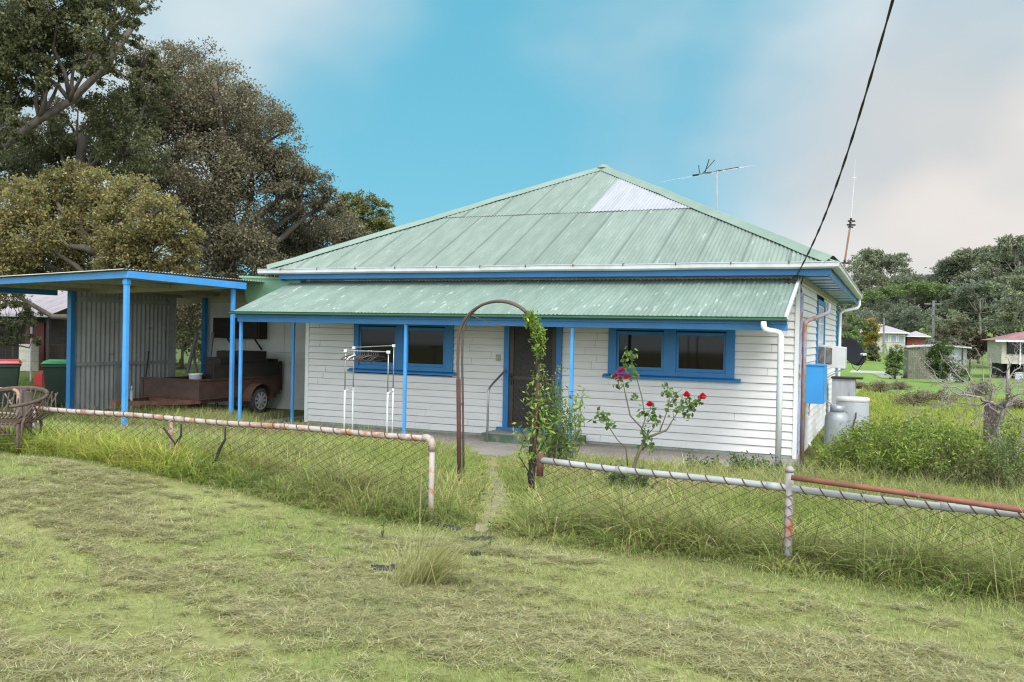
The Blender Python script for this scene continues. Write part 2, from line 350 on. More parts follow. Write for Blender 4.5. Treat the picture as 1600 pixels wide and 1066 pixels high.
scene.cycles.filter_width = 1.2; scene.cycles.use_denoising = True; scene.cycles.denoiser = 'OPENIMAGEDENOISE'; scene.cycles.denoising_prefilter = 'NONE'; scene.cycles.max_bounces = 6; scene.cycles.diffuse_bounces = 3; scene.cycles.transmission_bounces = 4; scene.cycles.caustics_reflective = False; scene.cycles.caustics_refractive = False

# ================================================================== GROUND
def lines(c, fine0, fine1, step, out0, out1, g=1.13):
    a = list(np.arange(fine0, fine1+1e-6, step)); s = step
    while a[-1] < out1: s *= g; a.append(a[-1]+s)
    s = step
    while a[0] > out0: s *= g; a.insert(0, a[0]-s)
    return np.array(a)
gx = lines(0, -17, 5, .16, -620, 620); gy = lines(0, -12, 5, .16, -60, 900)
GX, GY = np.meshgrid(gx, gy); GZ = gz(GX, GY)
nx, ny = len(gx), len(gy)
idx = np.arange(nx*ny).reshape(ny, nx)
lv = np.stack([idx[:-1, :-1], idx[:-1, 1:], idx[1:, 1:], idx[1:, :-1]], -1).reshape(-1)
def groundcol(x, y):
    n = fbm(x, y, .55, 2)[..., None]; n2 = fbm(x, y, 2.2, 8)[..., None]; n3 = fbm(x, y, .12, 4)[..., None]
    lawn = np.array([.165, .185, .06])*(1-n)+np.array([.235, .21, .10])*n
    lawn = lawn*(.8+.4*n2)
    yard = np.array([.17, .155, .065])*(1-n)+np.array([.12, .15, .045])*n
    t = sm(-7.4, -6.8, y)[..., None]; lawn = lawn*1.25; c = lawn*(1-t)+yard*t
    # paddock: yellow-green rough pasture, then a mown bright band, then grazing under the trees
    pad = np.array([.22, .26, .06])*(1-n3)+np.array([.30, .29, .10])*n3
    pad = pad*(1-.35*sm(.52, .7, n2))
    mown = np.array([.17, .255, .065])*(.85+.35*n)
    far = np.array([.17, .22, .07])*(.8+.5*n3)
    t = sm(4, 11, y)[..., None]; c = c*(1-t)+pad*t
    t = sm(26, 31, y+4*(n3[..., 0]-.5))[..., None]; c = c*(1-t)+mown*t
    t = sm(75, 110, y)[..., None]; c = c*(1-t)+far*t
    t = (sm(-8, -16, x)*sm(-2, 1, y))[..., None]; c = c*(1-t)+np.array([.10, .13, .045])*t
    return c
gcol = groundcol(GX, GY).reshape(-1, 3)
M['ground'] = mat('grassy_earth', (1, 1, 1), (.72, .72, .68), .95, (14, 14, 14), .35, .7, (1.25, 1.12, .95), (35, 35, 35), .55, .75, .7, 30, attr=True, spec=.1)
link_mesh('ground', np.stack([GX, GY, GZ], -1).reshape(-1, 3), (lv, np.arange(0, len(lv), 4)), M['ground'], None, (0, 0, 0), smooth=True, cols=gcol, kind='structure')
def ground_sheet(name, poly, m, lift=.006, step=.12, jit=.0, kind='structure'):
    """irregular ribbon on the ground: list of (x,y,halfwidth)"""
    P = np.array(poly, float); d = np.gradient(P[:, :2], axis=0); d /= np.linalg.norm(d, axis=1)[:, None]
    t = np.linspace(0, len(P)-1, int(len(P)*8)); Q = np.stack([np.interp(t, range(len(P)), P[:, k]) for k in range(3)], 1); D = np.stack([np.interp(t, range(len(P)), d[:, k]) for k in range(2)], 1)
    nrm = np.stack([-D[:, 1], D[:, 0]], 1); V = []; m_ = 9
    for k in range(m_):
        s = (k/(m_-1)*2-1); q = Q[:, :2]+nrm*(Q[:, 2]*s*(1+jit*RNG.normal(size=len(Q))))[:, None]
        V.append(np.stack([q[:, 0], q[:, 1], gz(q[:, 0], q[:, 1])+lift], 1))
    V = np.stack(V, 1); n = len(Q); ii = np.arange(n*m_).reshape(n, m_)
    f = np.stack([ii[:-1, :-1], ii[1:, :-1], ii[1:, 1:], ii[:-1, 1:]], -1).reshape(-1, 4)[:, ::-1]
    return link_mesh(name, V.reshape(-1, 3), [tuple(map(int, q)) for q in f], m, smooth=True, kind=kind)
PATH = [(-4.3, -.9), (-3.75, -2.0), (-3.2, -3.2), (-2.6, -4.35), (-2.15, -5.3), (-1.85, -6.05), (-1.6, -6.85)]
ground_sheet('path', [(x, y, h) for (x, y), h in zip(PATH, (.20, .10, .08, .10, .15, .13, .05))], M['earth'], jit=.18)
ap = MB(); ap.box((-5.35, -.85, -.25), (-3.5, -.205, .018)); ap.build('pavement', M['concrete'], bevel=.01, kind='structure')
fp = at(1365, 569, 66); mp_ = MB(); z0 = g1(fp[0], fp[1])+.06
mp_.box((fp[0]-1.6, fp[1]-3, z0-.5), (fp[0]+1.9, fp[1]+2, z0)); M['slab'] = mat('pale_slab', (.42, .40, .37), (.36, .34, .32), .8, (1, 1, 1))
mp_.build('pavement', M['slab'], kind='structure')

# ================================================================== THE COTTAGE
H = empty('cottage', (-5., 6., 0), 'white weatherboard cottage with pale green corrugated hip roof and blue trim', 'house')
WY, XL, XR, YB = 1.705, -9.874, .139, 11.54
EXL, EXR, EY, EYB, EZ = -10.685, .666, 1.316, 12.34, 3.216
AX, AY, AZ = -5.01, 6.829, 6.033
def boards(name, O, U, width, z0, z1, opens, out, m=M['board'], pitch=.133, seed=0, parent=H):
    rg = np.random.default_rng(seed); O = np.array(O, float); U = np.array(U, float); Nn = np.array(out, float); b = MB(); cc = []
    nrow = int(math.ceil((z1-z0)/pitch))
    for r in range(nrow):
        a, c = z0+r*pitch, min(z0+(r+1)*pitch, z1)
        iv = [(0., width)]
        for (u0, u1, za, zb) in opens:
            if min(c, zb)-max(a, za) > .02:
                iv = [q for (s, e) in iv for q in ((s, min(e, u0)), (max(s, u1), e)) if q[1]-q[0] > .01]
        for (s, e) in iv:
            k = max(1, int((e-s)/1.3)); us = np.linspace(s, e, k+1); jt = set()
            if e-s > .8 and rg.random() < .55:
                q_ = rg.uniform(s+.2, e-.2); us = np.sort(np.concatenate([us, [q_-.001, q_, q_+.005, q_+.006]])); k = len(us)-1; jt = {round(q_, 6), round(q_+.005, 6)}
            j = rg.normal(0, .0022, k+1); j2 = rg.normal(0, .002, k+1)
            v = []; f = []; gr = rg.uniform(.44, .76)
            for i, u in enumerate(us):
                P = O+U*u; zc = np.array([0, 0, 1.])
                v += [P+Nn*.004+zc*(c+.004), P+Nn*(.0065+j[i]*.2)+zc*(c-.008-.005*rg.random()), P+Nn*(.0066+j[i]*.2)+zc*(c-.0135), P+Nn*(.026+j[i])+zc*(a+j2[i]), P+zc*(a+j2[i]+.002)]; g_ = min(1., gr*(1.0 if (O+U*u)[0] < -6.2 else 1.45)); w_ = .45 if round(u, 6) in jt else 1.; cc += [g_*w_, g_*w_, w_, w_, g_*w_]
            for i in range(k):
                p, q = i*5, (i+1)*5
                f += [(p+1, q+1, q, p), (p+3, q+3, q+2, p+2), (p+4, q+4, q+3, p+3)]
            b.add(v, f)
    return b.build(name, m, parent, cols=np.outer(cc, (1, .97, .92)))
OPF = [(-8.66-XL, -6.36-XL, 1.15, 2.6), (-3.16-XL, -.92-XL, 1.24, 2.6), (-5.2-XL, -4.12-XL, -1, 2.35)]
boards('front_wall', (XL, WY, 0), (1, 0, 0), XR-XL, .03, 3.03, OPF, (0, -1, 0), seed=1)
boards('side_wall', (XR, WY, 0), (0, 1, 0), YB-WY, -.03, 3.03, [(4.95-WY, 6.85-WY, 1.1, 2.8)], (1, 0, 0), seed=2)
boards('side_wall', (XL, YB, 0), (0, -1, 0), YB-WY, -.03, 3.03, [], (-1, 0, 0), seed=3)
boards('back_wall', (XR, YB, 0), (-1, 0, 0), XR-XL, -.03, 3.03, [], (0, 1, 0), seed=4)
b = MB(); b.box((XL+.03, WY+.13, .0), (XR-.03, YB-.03, 3.0)); b.build('inner_lining', M['dark'], H)
# corner boards
b = MB(); b.box((XR-.07, WY-.034, -.02), (XR-.0, WY-.002, 3.03)); b.build('corner_board', M['white'], H)
M['peel'] = mat('peeling_paint_timber', (.42, .44, .56), (.30, .30, .42), .75, (18, 18, 3), .4, .6, (.30, .17, .10), (18, 18, 5), .52, .62, .3, 60)
b = MB(); b.box((XR+.002, WY-.03, -.35), (XR+.045, WY+.09, 2.75)); b.build('corner_board', M['peel'], H, label='peeling mauve corner board')
b = MB(); b.box((XR+.003, YB-.26, -.3), (XR+.04, YB+.02, 3.03)); b.build('corner_board', M['blue'], H, label='blue rear corner board')
b = MB(); b.box((XL-.03, WY-.03, .0), (XL+.055, WY+.02, 3.03)); b.build('corner_board', M['white'], H)
# veranda floor, plinth, piers
b = MB(); b.box((-10.3, -.2, -.4), (.16, WY+.1, -.02)); b.build('veranda_floor', M['concrete'], H, bevel=.012)
b = MB(); b.box((XL, WY-.012, -.019), (XR-.02, WY+.05, .03)); b.build('plinth', mat('faded_green_plinth', (.33, .37, .31), (.24, .27, .22), .8, (3, 3, 9), .4, .65), H)
for k, y in enumerate((1.95, 3.3, 5.2, 7.4, 9.5, 11.3)):
    b = MB(); b.box((XR-.28, y-.17, -.75), (XR-.03, y+.17, -.03)); b.build('pier', M['brick'], H)
b = MB(); b.tube([(XR+.01, 3.75, -.6), (XR+.01, 3.75, .02)], .055, 12); b.build('waste_pipe', M['white'], H, smooth=True)
# windows
def window(x0, x1, z0, z1, panes, sx0, sx1, sz):
    f = MB(); y0, y1 = WY-.055, WY+.10
    xs = [x0]+[q for p in panes for q in p]+[x1]
    pz0, pz1 = z0+.13, 2.02
    for i in range(0, len(xs), 2): f.box((xs[i], y0+.012*(i > 0 and i < len(xs)-2), z0), (xs[i+1], y1, z1))
    for p in panes:
        f.box((p[0], y0+.005, z0), (p[1], y1, pz0-.045)); f.box((p[0], y0+.005, 2.085), (p[1], y1, z1))
    win = f.build('window', M['blue'], H, bevel=.004)
    for p in panes:
        s = MB(); a, c = p; e = .045; q0, q1 = WY-.022, WY+.02
        s.box((a, q0, pz0-.045), (c, q1, pz0+.015)); s.box((a, q0, 2.0), (c, q1, 2.06)); s.box((a, q0+.001, pz0+.015), (a+e, q1, 2.0)); s.box((c-e, q0+.001, pz0+.015), (c, q1, 2.0))
        s.build('sash', M['blue'], win, bevel=.003)
        g = MB(); g.box((a+e-.005, WY-.005, pz0+.01), (c-e+.005, WY+.005, 2.005)); g.build('pane', M['glass'], win)
        g = MB(); zz = pz0+.30; g.box((a+e, WY+.012, zz), (c-e, WY+.03, zz+.03)); g.build('meeting_rail', M['darkwood'], win)
        g = MB(); g.box((a+.04, q0+.012, 2.061), (c-.04, WY+.02, 2.084)); g.build('vent_slot', M['dark'], win)
    s = MB(); s.extrude_poly([(sx0, WY-.02, sz-.035), (sx0, WY-.105, sz-.05), (sx0, WY-.105, sz-.012), (sx0, WY-.02, sz+.022)][::-1], (sx1-sx0, 0, 0))
    s.build('sill', M['blue'], win, bevel=.003)
window(-8.67, -6.35, 1.19, 2.45, [(-8.55, -7.66), (-7.42, -6.54)], -8.78, -6.27, 1.17)
window(-3.17, -.91, 1.28, 2.45, [(-3.02, -2.15), (-1.93, -1.06)], -3.26, -.80, 1.262)
# side window
f = MB(); x0 = XR+.028
f.box((XR-.05, 4.9, 1.05), (x0+.02, 5.0, 2.8)); f.box((XR-.05, 6.8, 1.05), (x0+.02, 6.9, 2.8)); f.box((XR-.05, 5.0, 2.7), (x0+.018, 6.8, 2.8)); f.box((XR-.05, 5.0, 1.05), (x0+.03, 6.8, 1.13))
win = f.build('window', M['blue'], H, bevel=.004)
g = MB(); g.box((XR-.03, 5.0, 1.13), (XR-.02, 6.8, 2.7)); g.build('pane', M['glass'], win)
g = MB()
for y in (5.0, 5.3, 5.6, 5.9, 6.2, 6.5, 6.77): g.box((XR-.015, y, 1.13), (XR+.02, y+.035, 2.7))
for z in (1.13, 1.9, 2.3, 2.66): g.box((XR-.014, 5.0, z), (XR+.018, 6.8, z+.035))
g.build('sash', M['white'], win)
# door
f = MB(); f.box((-5.25, WY-.06, .13), (-5.14, WY+.08, 2.45)); f.box((-4.18, WY-.06, .13), (-4.07, WY+.08, 2.45)); f.box((-5.14, WY-.055, 2.2), (-4.18, WY+.08, 2.45)); f.box((-5.36, WY-.1, .128), (-3.98, WY+.05, .185))
door = f.build('door', M['blue'], H, bevel=.004)
f = MB(); y0, y1 = WY-.035, WY-.005
f.box((-5.135, y0, .19), (-5.05, y1, 2.2)); f.box((-4.27, y0, .19), (-4.185, y1, 2.2)); f.box((-5.05, y0+.001, .19), (-4.27, y1, .30)); f.box((-5.05, y0+.001, 2.1), (-4.27, y1, 2.2)); f.box((-5.05, y0+.002, 1.1), (-4.27, y1, 1.17))
f.build('screen_frame', M['doorframe'], door, bevel=.004)
f = MB(); f.box((-5.05, y0+.02, .3), (-4.27, y0+.024, 2.1)); f.build('fly_screen', M['screen'], door)
f = MB(); p = .115; W_, H_ = .78, 1.8
for s in (1, -1):
    for k in range(-20, 30):
        u0 = k*p; pts = []
        t0 = max(0, -u0) if s == 1 else max(0, u0-W_); t1 = min(H_, W_-u0) if s == 1 else min(H_, u0)
        if t1-t0 > .03: f.tube([(-5.05+u0+s*t0, y0+.012, .3+t0), (-5.05+u0+s*t1, y0+.012, .3+t1)], .0035, 4)
M['meshgrey'] = mat('grey_security_mesh', (.13, .115, .10), None, .5)
f.build('security_grille', M['meshgrey'], door)
f = MB(); f.box((-5.125, y0-.02, 1.0), (-5.075, y0-.001, 1.22)); f.tube([(-5.1, y0-.05, 1.16), (-5.1, y0-.012, 1.16)], .012, 8); f.build('handle', M['cable'], door)
f = MB(); f.box((-5.42, WY-.05, 1.44), (-5.33, WY-.022, 1.57)); f.box((-5.405, WY-.075, 1.45), (-5.36, WY-.05, 1.5)); f.build('doorbell', M['cream'], H, bevel=.004)
f = MB(); f.box((-5.37, .95, -.06), (-3.56, WY-.03, .128)); st = f.build('step', M['greenconc'], H, bevel=.012)
f = MB(); f.box((-5.36, .96, .128), (-3.57, WY-.04, .134)); f.build('tread', M['concrete'], st)
f = MB(); f.tube([(-5.2, .88, -.05), (-5.2, .88, .88), (-5.2, .92, .96), (-5.2, 1.02, 1.02), (-5.2, 1.6, 1.26), (-5.2, WY-.02, 1.28)], .021, 10); f.lathe((-5.2, WY-.03, 1.28), [(.045, -.01), (.045, .01)], 14, 'y'); f.build('handrail', M['chrome'], H, smooth=True)

# main roof
sl_ = math.hypot(1, (AZ-EZ)/(AY-EY)); wy, wz = 1/sl_, (AZ-EZ)/(AY-EY)/sl_
kk = (AY-EY)/((EXR-EXL)/2)
hip = lambda u: max(.02, (min(u-EXL, EXR-u)*kk)*sl_-.03)
VL = (3.93-EY)*sl_
O = np.array([0, EY-.05*wy, EZ+.03-.05*wz])
roof = corr('roof', M['roof'], O, (1, 0, 0), (0, wy, wz), EXL+.02, EXR-.02, 0, lambda u: min(hip(u)+.05, VL+.12), H, seed=5, nv=4)
O2 = O+np.array([0, -wz, wy])*.012
corr('roof', M['roof'], O2, (1, 0, 0), (0, wy, wz), EXL+VL/sl_/kk-.1, -4.34, VL, lambda u: max(VL+.01, hip(u)+.05), H, seed=6, nv=3)
corr('replacement_sheet', M['galv'], O2+np.array([0, -wz, wy])*.003, (1, 0, 0), (0, wy, wz), -4.36, EXR-VL/sl_/kk+.06, VL, lambda u: max(VL+.01, hip(u)+.05), H, seed=8, nv=3, tint=.02, lap=False, label='unpainted pale grey roof sheet')
slx = math.hypot(1, (AZ-EZ)/(EXR-AX)); wx, wz2 = 1/slx, (AZ-EZ)/(EXR-AX)/slx
hs = lambda y: max(.02, min(y-EY, EYB-y)*slx/kk-.03)
corr('roof', M['roof'], (EXR+.05*wx, 0, EZ+.03-.05*wz2), (0, 1, 0), (-wx, 0, wz2), EY+.02, EYB-.02, 0, lambda u: hs(u)+.05, H, seed=9, per=5)
corr('roof', M['roof'], (EXL-.05*wx, 0, EZ+.03-.05*wz2), (0, -1, 0), (wx, 0, wz2), -EYB+.02, -EY-.02, 0, lambda u: hs(-u)+.05, H, seed=10, per=5)
corr('roof', M['roof'], (0, EYB+.05*wy, EZ+.03-.05*wz), (-1, 0, 0), (0, -wy, wz), -EXR+.02, -EXL-.02, 0, lambda u: hip(-u)+.05, H, seed=11, per=4)
def cap(p, q, wd=.17):
    p = np.array(p, float); q = np.array(q, float); d = q-p; n = np.array([d[1], -d[0], 0]); n /= np.linalg.norm(n); b = MB(); v = []; K = 14; rg = np.random.default_rng(3)
    for k in range(K+1):
        c = p+d*k/K+np.array([0, 0, rg.normal(0, .004)])
        for l, h in ((-wd, -.354*wd+.012), (-.05, .032), (-.025, .052), (0, .06), (.025, .052), (.05, .032), (wd, -.354*wd+.012)): v.append(c+n*l+np.array([0, 0, h]))
    f = [(k*7+i, k*7+i+1, k*7+8+i, k*7+7+i) for k in range(K) for i in range(6)]
    b.add(v, f); return b.build('ridge_cap', M['cap'], roof)
ap_ = (AX, AY, AZ+.05)
for c in ((EXR, EY, EZ+.05), (EXL, EY, EZ+.05), (EXR, EYB, EZ+.05), (EXL, EYB, EZ+.05)): cap(c, ap_)
b = MB(); b.lathe(ap_, [(.2, -.03), (.12, .05), (.06, .075), (.01, .08)], 12); b.build('ridge_cap', M['cap'], roof)
# gutters, fascia, soffit
def gutter(name, p, q, out, m, hgt=.105, dep=.13, sag=.006):
    p = np.array(p, float); q = np.array(q, float); o = np.array(out, float); Z = np.array([0, 0, 1.]); b = MB(); K = 16; v = []; rg = np.random.default_rng(5)
    prof = [(0, .0), (.0, -hgt*.9), (dep*.2, -hgt), (dep*.75, -hgt), (dep, -hgt*.75), (dep, -.012), (dep+.012, -.006), (dep+.012, .006), (dep-.004, .006), (dep-.006, -hgt*.7), (.01, -hgt*.85)]
    for k in range(K+1):
        c = p+(q-p)*k/K+Z*rg.normal(0, sag*.5)
        for a, h in prof: v.append(c+o*a+Z*h)
    n = len(prof); f = []
    for k in range(K):
        for i in range(n-1): f.append((k*n+i, k*n+i+1, (k+1)*n+i+1, (k+1)*n+i))
    f += [tuple(range(n-1, -1, -1)), tuple(range(K*n, K*n+n))]
    return b.add(v, f).build(name, m, H)
gt = gutter('gutter', (EXL-.16, 1.355, 3.235), (EXR+.09, 1.355, 3.235), (0, -1, 0), M['gutter'])
for k, x in enumerate(np.arange(EXL+.45, EXR, .93)):
    b = MB(); b.box((x-.011, 1.215, 3.228), (x+.011, 1.36, 3.250)); b.box((x-.009, 1.208, 3.205), (x+.009, 1.217, 3.248)); b.build('bracket', M['rust'], gt)
g2 = gutter('gutter', (EXR-.04, 1.36, 3.235), (EXR-.04, EYB+.1, 3.22), (1, 0, 0), M['gutter'])
for y in np.arange(2.1, EYB, .93):
    b = MB(); b.box((EXR-.04, y-.011, 3.226), (EXR+.1, y+.011, 3.25)); b.build('bracket', M['rust'], g2)
b = MB(); b.box((EXL+.3, 1.36, 3.03), (EXR-.042, 1.39, 3.16)); b.build('fascia', M['blue'], H, bevel=.003)
b = MB(); b.box((EXR-.075, 1.392, 3.0), (EXR-.045, EYB, 3.15)); b.build('fascia', M['blue'], H, bevel=.003)
b = MB(); b.box((EXL+.3, EYB-.03, 3.0), (EXR-.08, EYB, 3.15)); b.build('fascia', M['blue'], H)
b = MB(); b.box((EXL+.3, 1.4, 3.0), (EXL+.33, EYB-.04, 3.15)); b.build('fascia', M['blue'], H)
b = MB(); b.box((EXL+.34, 1.392, 3.032), (EXR-.08, WY+.05, 3.046)); b.box((XR-.02, WY+.052, 3.032), (EXR-.08, EYB-.04, 3.046)); b.box((EXL+.34, WY+.052, 3.032), (XL+.02, EYB-.04, 3.046)); sof = b.build('soffit', M['soffit'], H)
for y in (1.72, 2.6, 3.5, 4.4, 5.3, 6.2, 7.1, 8.0, 8.9, 9.8, 10.7, 11.5):
    b = MB(); b.box((XR+.02, y-.02, 3.018), (EXR-.082, y+.02, 3.031)); b.build('batten', M['blue'], sof)
b = MB(); b.box((XR+.025, WY+.1, 2.94), (XR+.05, YB-.3, 3.03)); b.build('frieze', M['cream'], H)
# veranda
vs = math.hypot(1.85, .70); VW = (0, 1.85/vs, .70/vs)
corr('veranda_roof', M['vroof'], (0, -.17, 2.300), (1, 0, 0), VW, -10.26, .13, 0, vs, H, seed=12, nv=3, sheet=.76, tint=.05, lap=False)
b = MB(); b.hexa([(.10, -.17, 2.27), (.15, -.17, 2.27), (.15, 1.66, 2.965), (.10, 1.66, 2.965)], [(.10, -.17, 2.325), (.15, -.17, 2.325), (.15, 1.66, 3.02), (.10, 1.66, 3.02)]); b.build('barge_flashing', M['gutter'], H)
b = MB()
for z0 in (0,):
    b.extrude_poly([(-10.3, -.10, 2.30), (-10.3, -.10, 2.243), (-10.3, -.20, 2.243), (-10.3, -.235, 2.258), (-10.3, -.235, 2.28), (-10.3, -.245, 2.30), (-10.3, -.225, 2.30), (-10.3, -.215, 2.27), (-10.3, -.12, 2.27)], (10.44, 0, 0))
b.build('veranda_gutter', M['green'], H)
b = MB(); b.box((-10.25, -.085, 2.195), (.13, -.058, 2.29)); b.build('veranda_fascia', M['blue'], H, bevel=.003)
b = MB(); b.box((-10.24, -.055, 2.10), (.125, .045, 2.215)); b.build('veranda_beam', M['blue'], H, bevel=.004)
for x, y, zz in ((.02, 0, -.3), (-3.27, 0, -.2), (-6.44, 0, -.2), (-10.19, 0, -.2), (-10.16, 1.6, -.2)):
    b = MB(); s = .027; b.box((x-s, y-s-.0, zz), (x+s, y+s, 2.099 if y < 1 else 2.85)); b.build('post', M['bluebright'], H, bevel=.006)
for x in np.arange(-9.8, .1, 1.05):
    b = MB(); b.hexa([(x-.02, -.05, 2.225), (x+.02, -.05, 2.225), (x+.02, 1.66, 2.87), (x-.02, 1.66, 2.87)], [(x-.02, -.05, 2.315), (x+.02, -.05, 2.315), (x+.02, 1.66, 2.965), (x-.02, 1.66, 2.965)]); b.build('rafter', M['cream'], H)
# downpipes
b = MB(); b.tube([(-.19, -.19, 2.235), (-.19, -.19, 2.16), (-.17, -.185, 2.12), (-.12, -.165, 2.10), (-.03, -.11, 2.09), (.03, -.10, 2.07), (.05, -.10, 2.02), (.05, -.10, -.10)], .044, 14); b.build('downpipe', M['white'], H, smooth=True)
b = MB(); b.tube([(.50, 3.1, 2.64), (.50, 3.1, 2.52), (.49, 3.05, 2.47), (.46, 2.9, 2.44), (.26, 1.85, 2.30), (.225, 1.76, 2.26), (.22, 1.74, 2.2), (.22, 1.74, -.25)], .036, 12); b.build('downpipe', mat('rust_stained_pipe', (.36, .20, .12), (.33, .31, .38), .7, (6, 6, 3), .4, .6, (.22, .10, .06), (12, 12, 5), .56, .68), H, smooth=True, label='rusty peeling downpipe')
b = MB(); b.tube([(EXR+.02, EYB-.2, 3.13), (EXR+.02, EYB-.2, 2.95), (EXR-.02, EYB-.2, 2.88), (XR+.15, EYB-.45, 2.78), (XR+.1, YB-.1, 2.7), (XR+.1, YB-.1, -.3)], .045, 12); b.build('downpipe', M['white'], H, smooth=True)
# annex on the left: pale sheet wall, roof and green flashing box
b = MB(); b.box((-14.4, 3.6, -.2), (-9.95, 3.66, 1.398)); b.box((-14.4, 3.604, 1.405), (-9.95, 3.66, 3.0))
b.build('annex_wall', M['fibro'], H)
b = MB()
for x in (-13.2, -12.0, -10.8): b.box((x-.02, 3.59, -.2), (x+.02, 3.599, 2.9))
b.build('cover_strip', M['fibro'], H)
b = MB(); b.box((-14.4, 3.67, -.2), (-14.34, 8., 2.9)); b.box((-14.33, 7.95, -.2), (-9.95, 8., 2.9)); b.build('annex_wall', M['fibro'], H)
corr('annex_roof', M['vroof'], (-9.9, 0, 3.02), (0, 1, 0), (-1, 0, -.02), 3.5, 8.1, 0, 4.7, H, seed=21, nv=1)
b = MB(); b.extrude_poly([(-11.40, 1.56, 2.52), (-9.98, 1.56, 2.72), (-9.98, 1.56, 3.02), (-11.55, 1.56, 3.09)], (0, .05, 0)); fl = b.build('roof_flashing', M['flash'], H)
b = MB(); b.hexa([(-11.6, 1.52, 3.085), (-10.2, 1.52, 3.03), (-10.2, 3.7, 3.03), (-11.6, 3.7, 3.085)], [(-11.6, 1.52, 3.125), (-10.2, 1.52, 3.07), (-10.2, 3.7, 3.07), (-11.6, 3.7, 3.125)]); b.build('capping', M['flash'], fl)

# ================================================================== CARPORT
CP = empty('carport', (-13., .5, 0), 'open carport with flat tin roof on bright blue posts beside the cottage', 'carport')
corr('roof', M['underside'], (-10.93, 0, 2.985), (0, 1, 0), (-1, 0, -.033), -2.22, 3.9, 0, 4.9, CP, seed=31, nv=2, tint=.08, lap=False)
b = MB(); b.hexa([(-15.7, -2.1, 2.685), (-10.99, -2.1, 2.83), (-10.99, -2.05, 2.83), (-15.7, -2.05, 2.685)], [(-15.7, -2.1, 2.80), (-10.99, -2.1, 2.955), (-10.99, -2.05, 2.955), (-15.7, -2.05, 2.80)]); b.build('beam', M['bluebright'], CP, bevel=.004)
b = MB(); b.hexa([(-10.985, -2.1, 2.83), (-10.935, -2.1, 2.83), (-10.935, 1.0, 2.79), (-10.985, 1.0, 2.79)], [(-10.985, -2.1, 2.955), (-10.935, -2.1, 2.955), (-10.935, 1.0, 2.93), (-10.985, 1.0, 2.93)]); b.build('beam', M['bluebright'], CP, bevel=.004)
b = MB(); b.box((-15.66, -2.04, 2.62), (-15.58, .2, 2.75)); b.build('beam', M['blue'], CP)
b = MB(); b.hexa([(-15.5, .72, 2.66), (-11.0, .72, 2.80), (-11.0, .78, 2.80), (-15.5, .78, 2.66)], [(-15.5, .72, 2.79), (-11.0, .72, 2.93), (-11.0, .78, 2.93), (-15.5, .78, 2.79)]); b.build('beam', M['cream'], CP, label='cream cross beam')
b = MB(); b.hexa([(-15.5, 3.52, 2.56), (-11.0, 3.52, 2.68), (-11.0, 3.58, 2.68), (-15.5, 3.58, 2.56)], [(-15.5, 3.52, 2.79), (-11.0, 3.52, 2.93), (-11.0, 3.58, 2.93), (-15.5, 3.58, 2.79)]); b.build('beam', M['cream'], CP)
for x in (-15.2, -14.0, -12.8, -11.6):
    z = 2.94-.033*(-10.95-x); b = MB(); b.box((x-.025, -2.04, z-.08), (x+.025, .715, z)); b.box((x-.025, .785, z-.08), (x+.025, 3.5, z)); b.build('rafter', M['cream'], CP)
for x, y, s, mm, zt in ((-11.05, -2.02, .040, 'bluebright', 2.84), (-11.06, .74, .036, 'bluebright', 2.80), (-15.1, .17, .062, 'blue', 2.72), (-14.37, 3.46, .05, 'blue', 2.72)):
    b = MB(); b.box((x-s, y-s, g1(x, y)-.3), (x+s, y+s, zt)); b.build('post', M[mm], CP, bevel=.006)
b = MB(); b.box((-11.10, -2.07, 2.72), (-11.0, -1.97, 2.79)); b.build('post_cap', M['bluebright'], CP)
corr('wall_panel', M['shedwall'], (-15.13, 0, 0), (0, 1, 0), (0, 0, 1), .26, 3.2, -.16, 2.72, CP, pitch=.13, amp=.017, seed=32, nv=2, lap=False)
b = MB(); b.box((-15.105, .27, 1.05), (-15.05, 3.2, 1.13)); b.box((-15.105, .27, 2.5), (-15.05, 3.2, 2.6)); b.box((-15.105, 1.35, -.16), (-15.06, 1.45, 1.05)); b.box((-15.105, 2.95, -.16), (-15.055, 3.2, 2.72)); b.build('wall_frame', mat('grey_wall_timber', (.40, .385, .37), (.32, .31, .30), .7, (3, 3, 3)), CP)
b = MB(); b.box((-15.5, .0, -.4), (-10.4, 3.6, -.005+.03)); b.build('carport_floor', M['concrete'], CP)

# wall cabinet in the carport
b = MB(); c = empty('wall_cabinet', (-13.2, 3.5, 1.7), 'dark timber wall cabinet on brackets under the carport roof', 'cabinet')
b.box((-13.95, 3.3, 1.72), (-12.5, 3.585, 2.22)); b.build('body', M['darkwood'], c, bevel=.005)
b = MB(); b.box((-13.9, 3.28, 1.76), (-13.25, 3.298, 2.18)); b.build('door', M['darkwood'], c); b = MB(); b.box((-13.2, 3.28, 1.76), (-12.55, 3.298, 2.18)); b.build('door', M['darkwood'], c)
for x in (-13.5, -12.65):
    b = MB(); b.bar((x, 3.32, 1.71), (x, 3.58, 1.45), .03, .03); b.build('bracket', M['darkwood'], c)

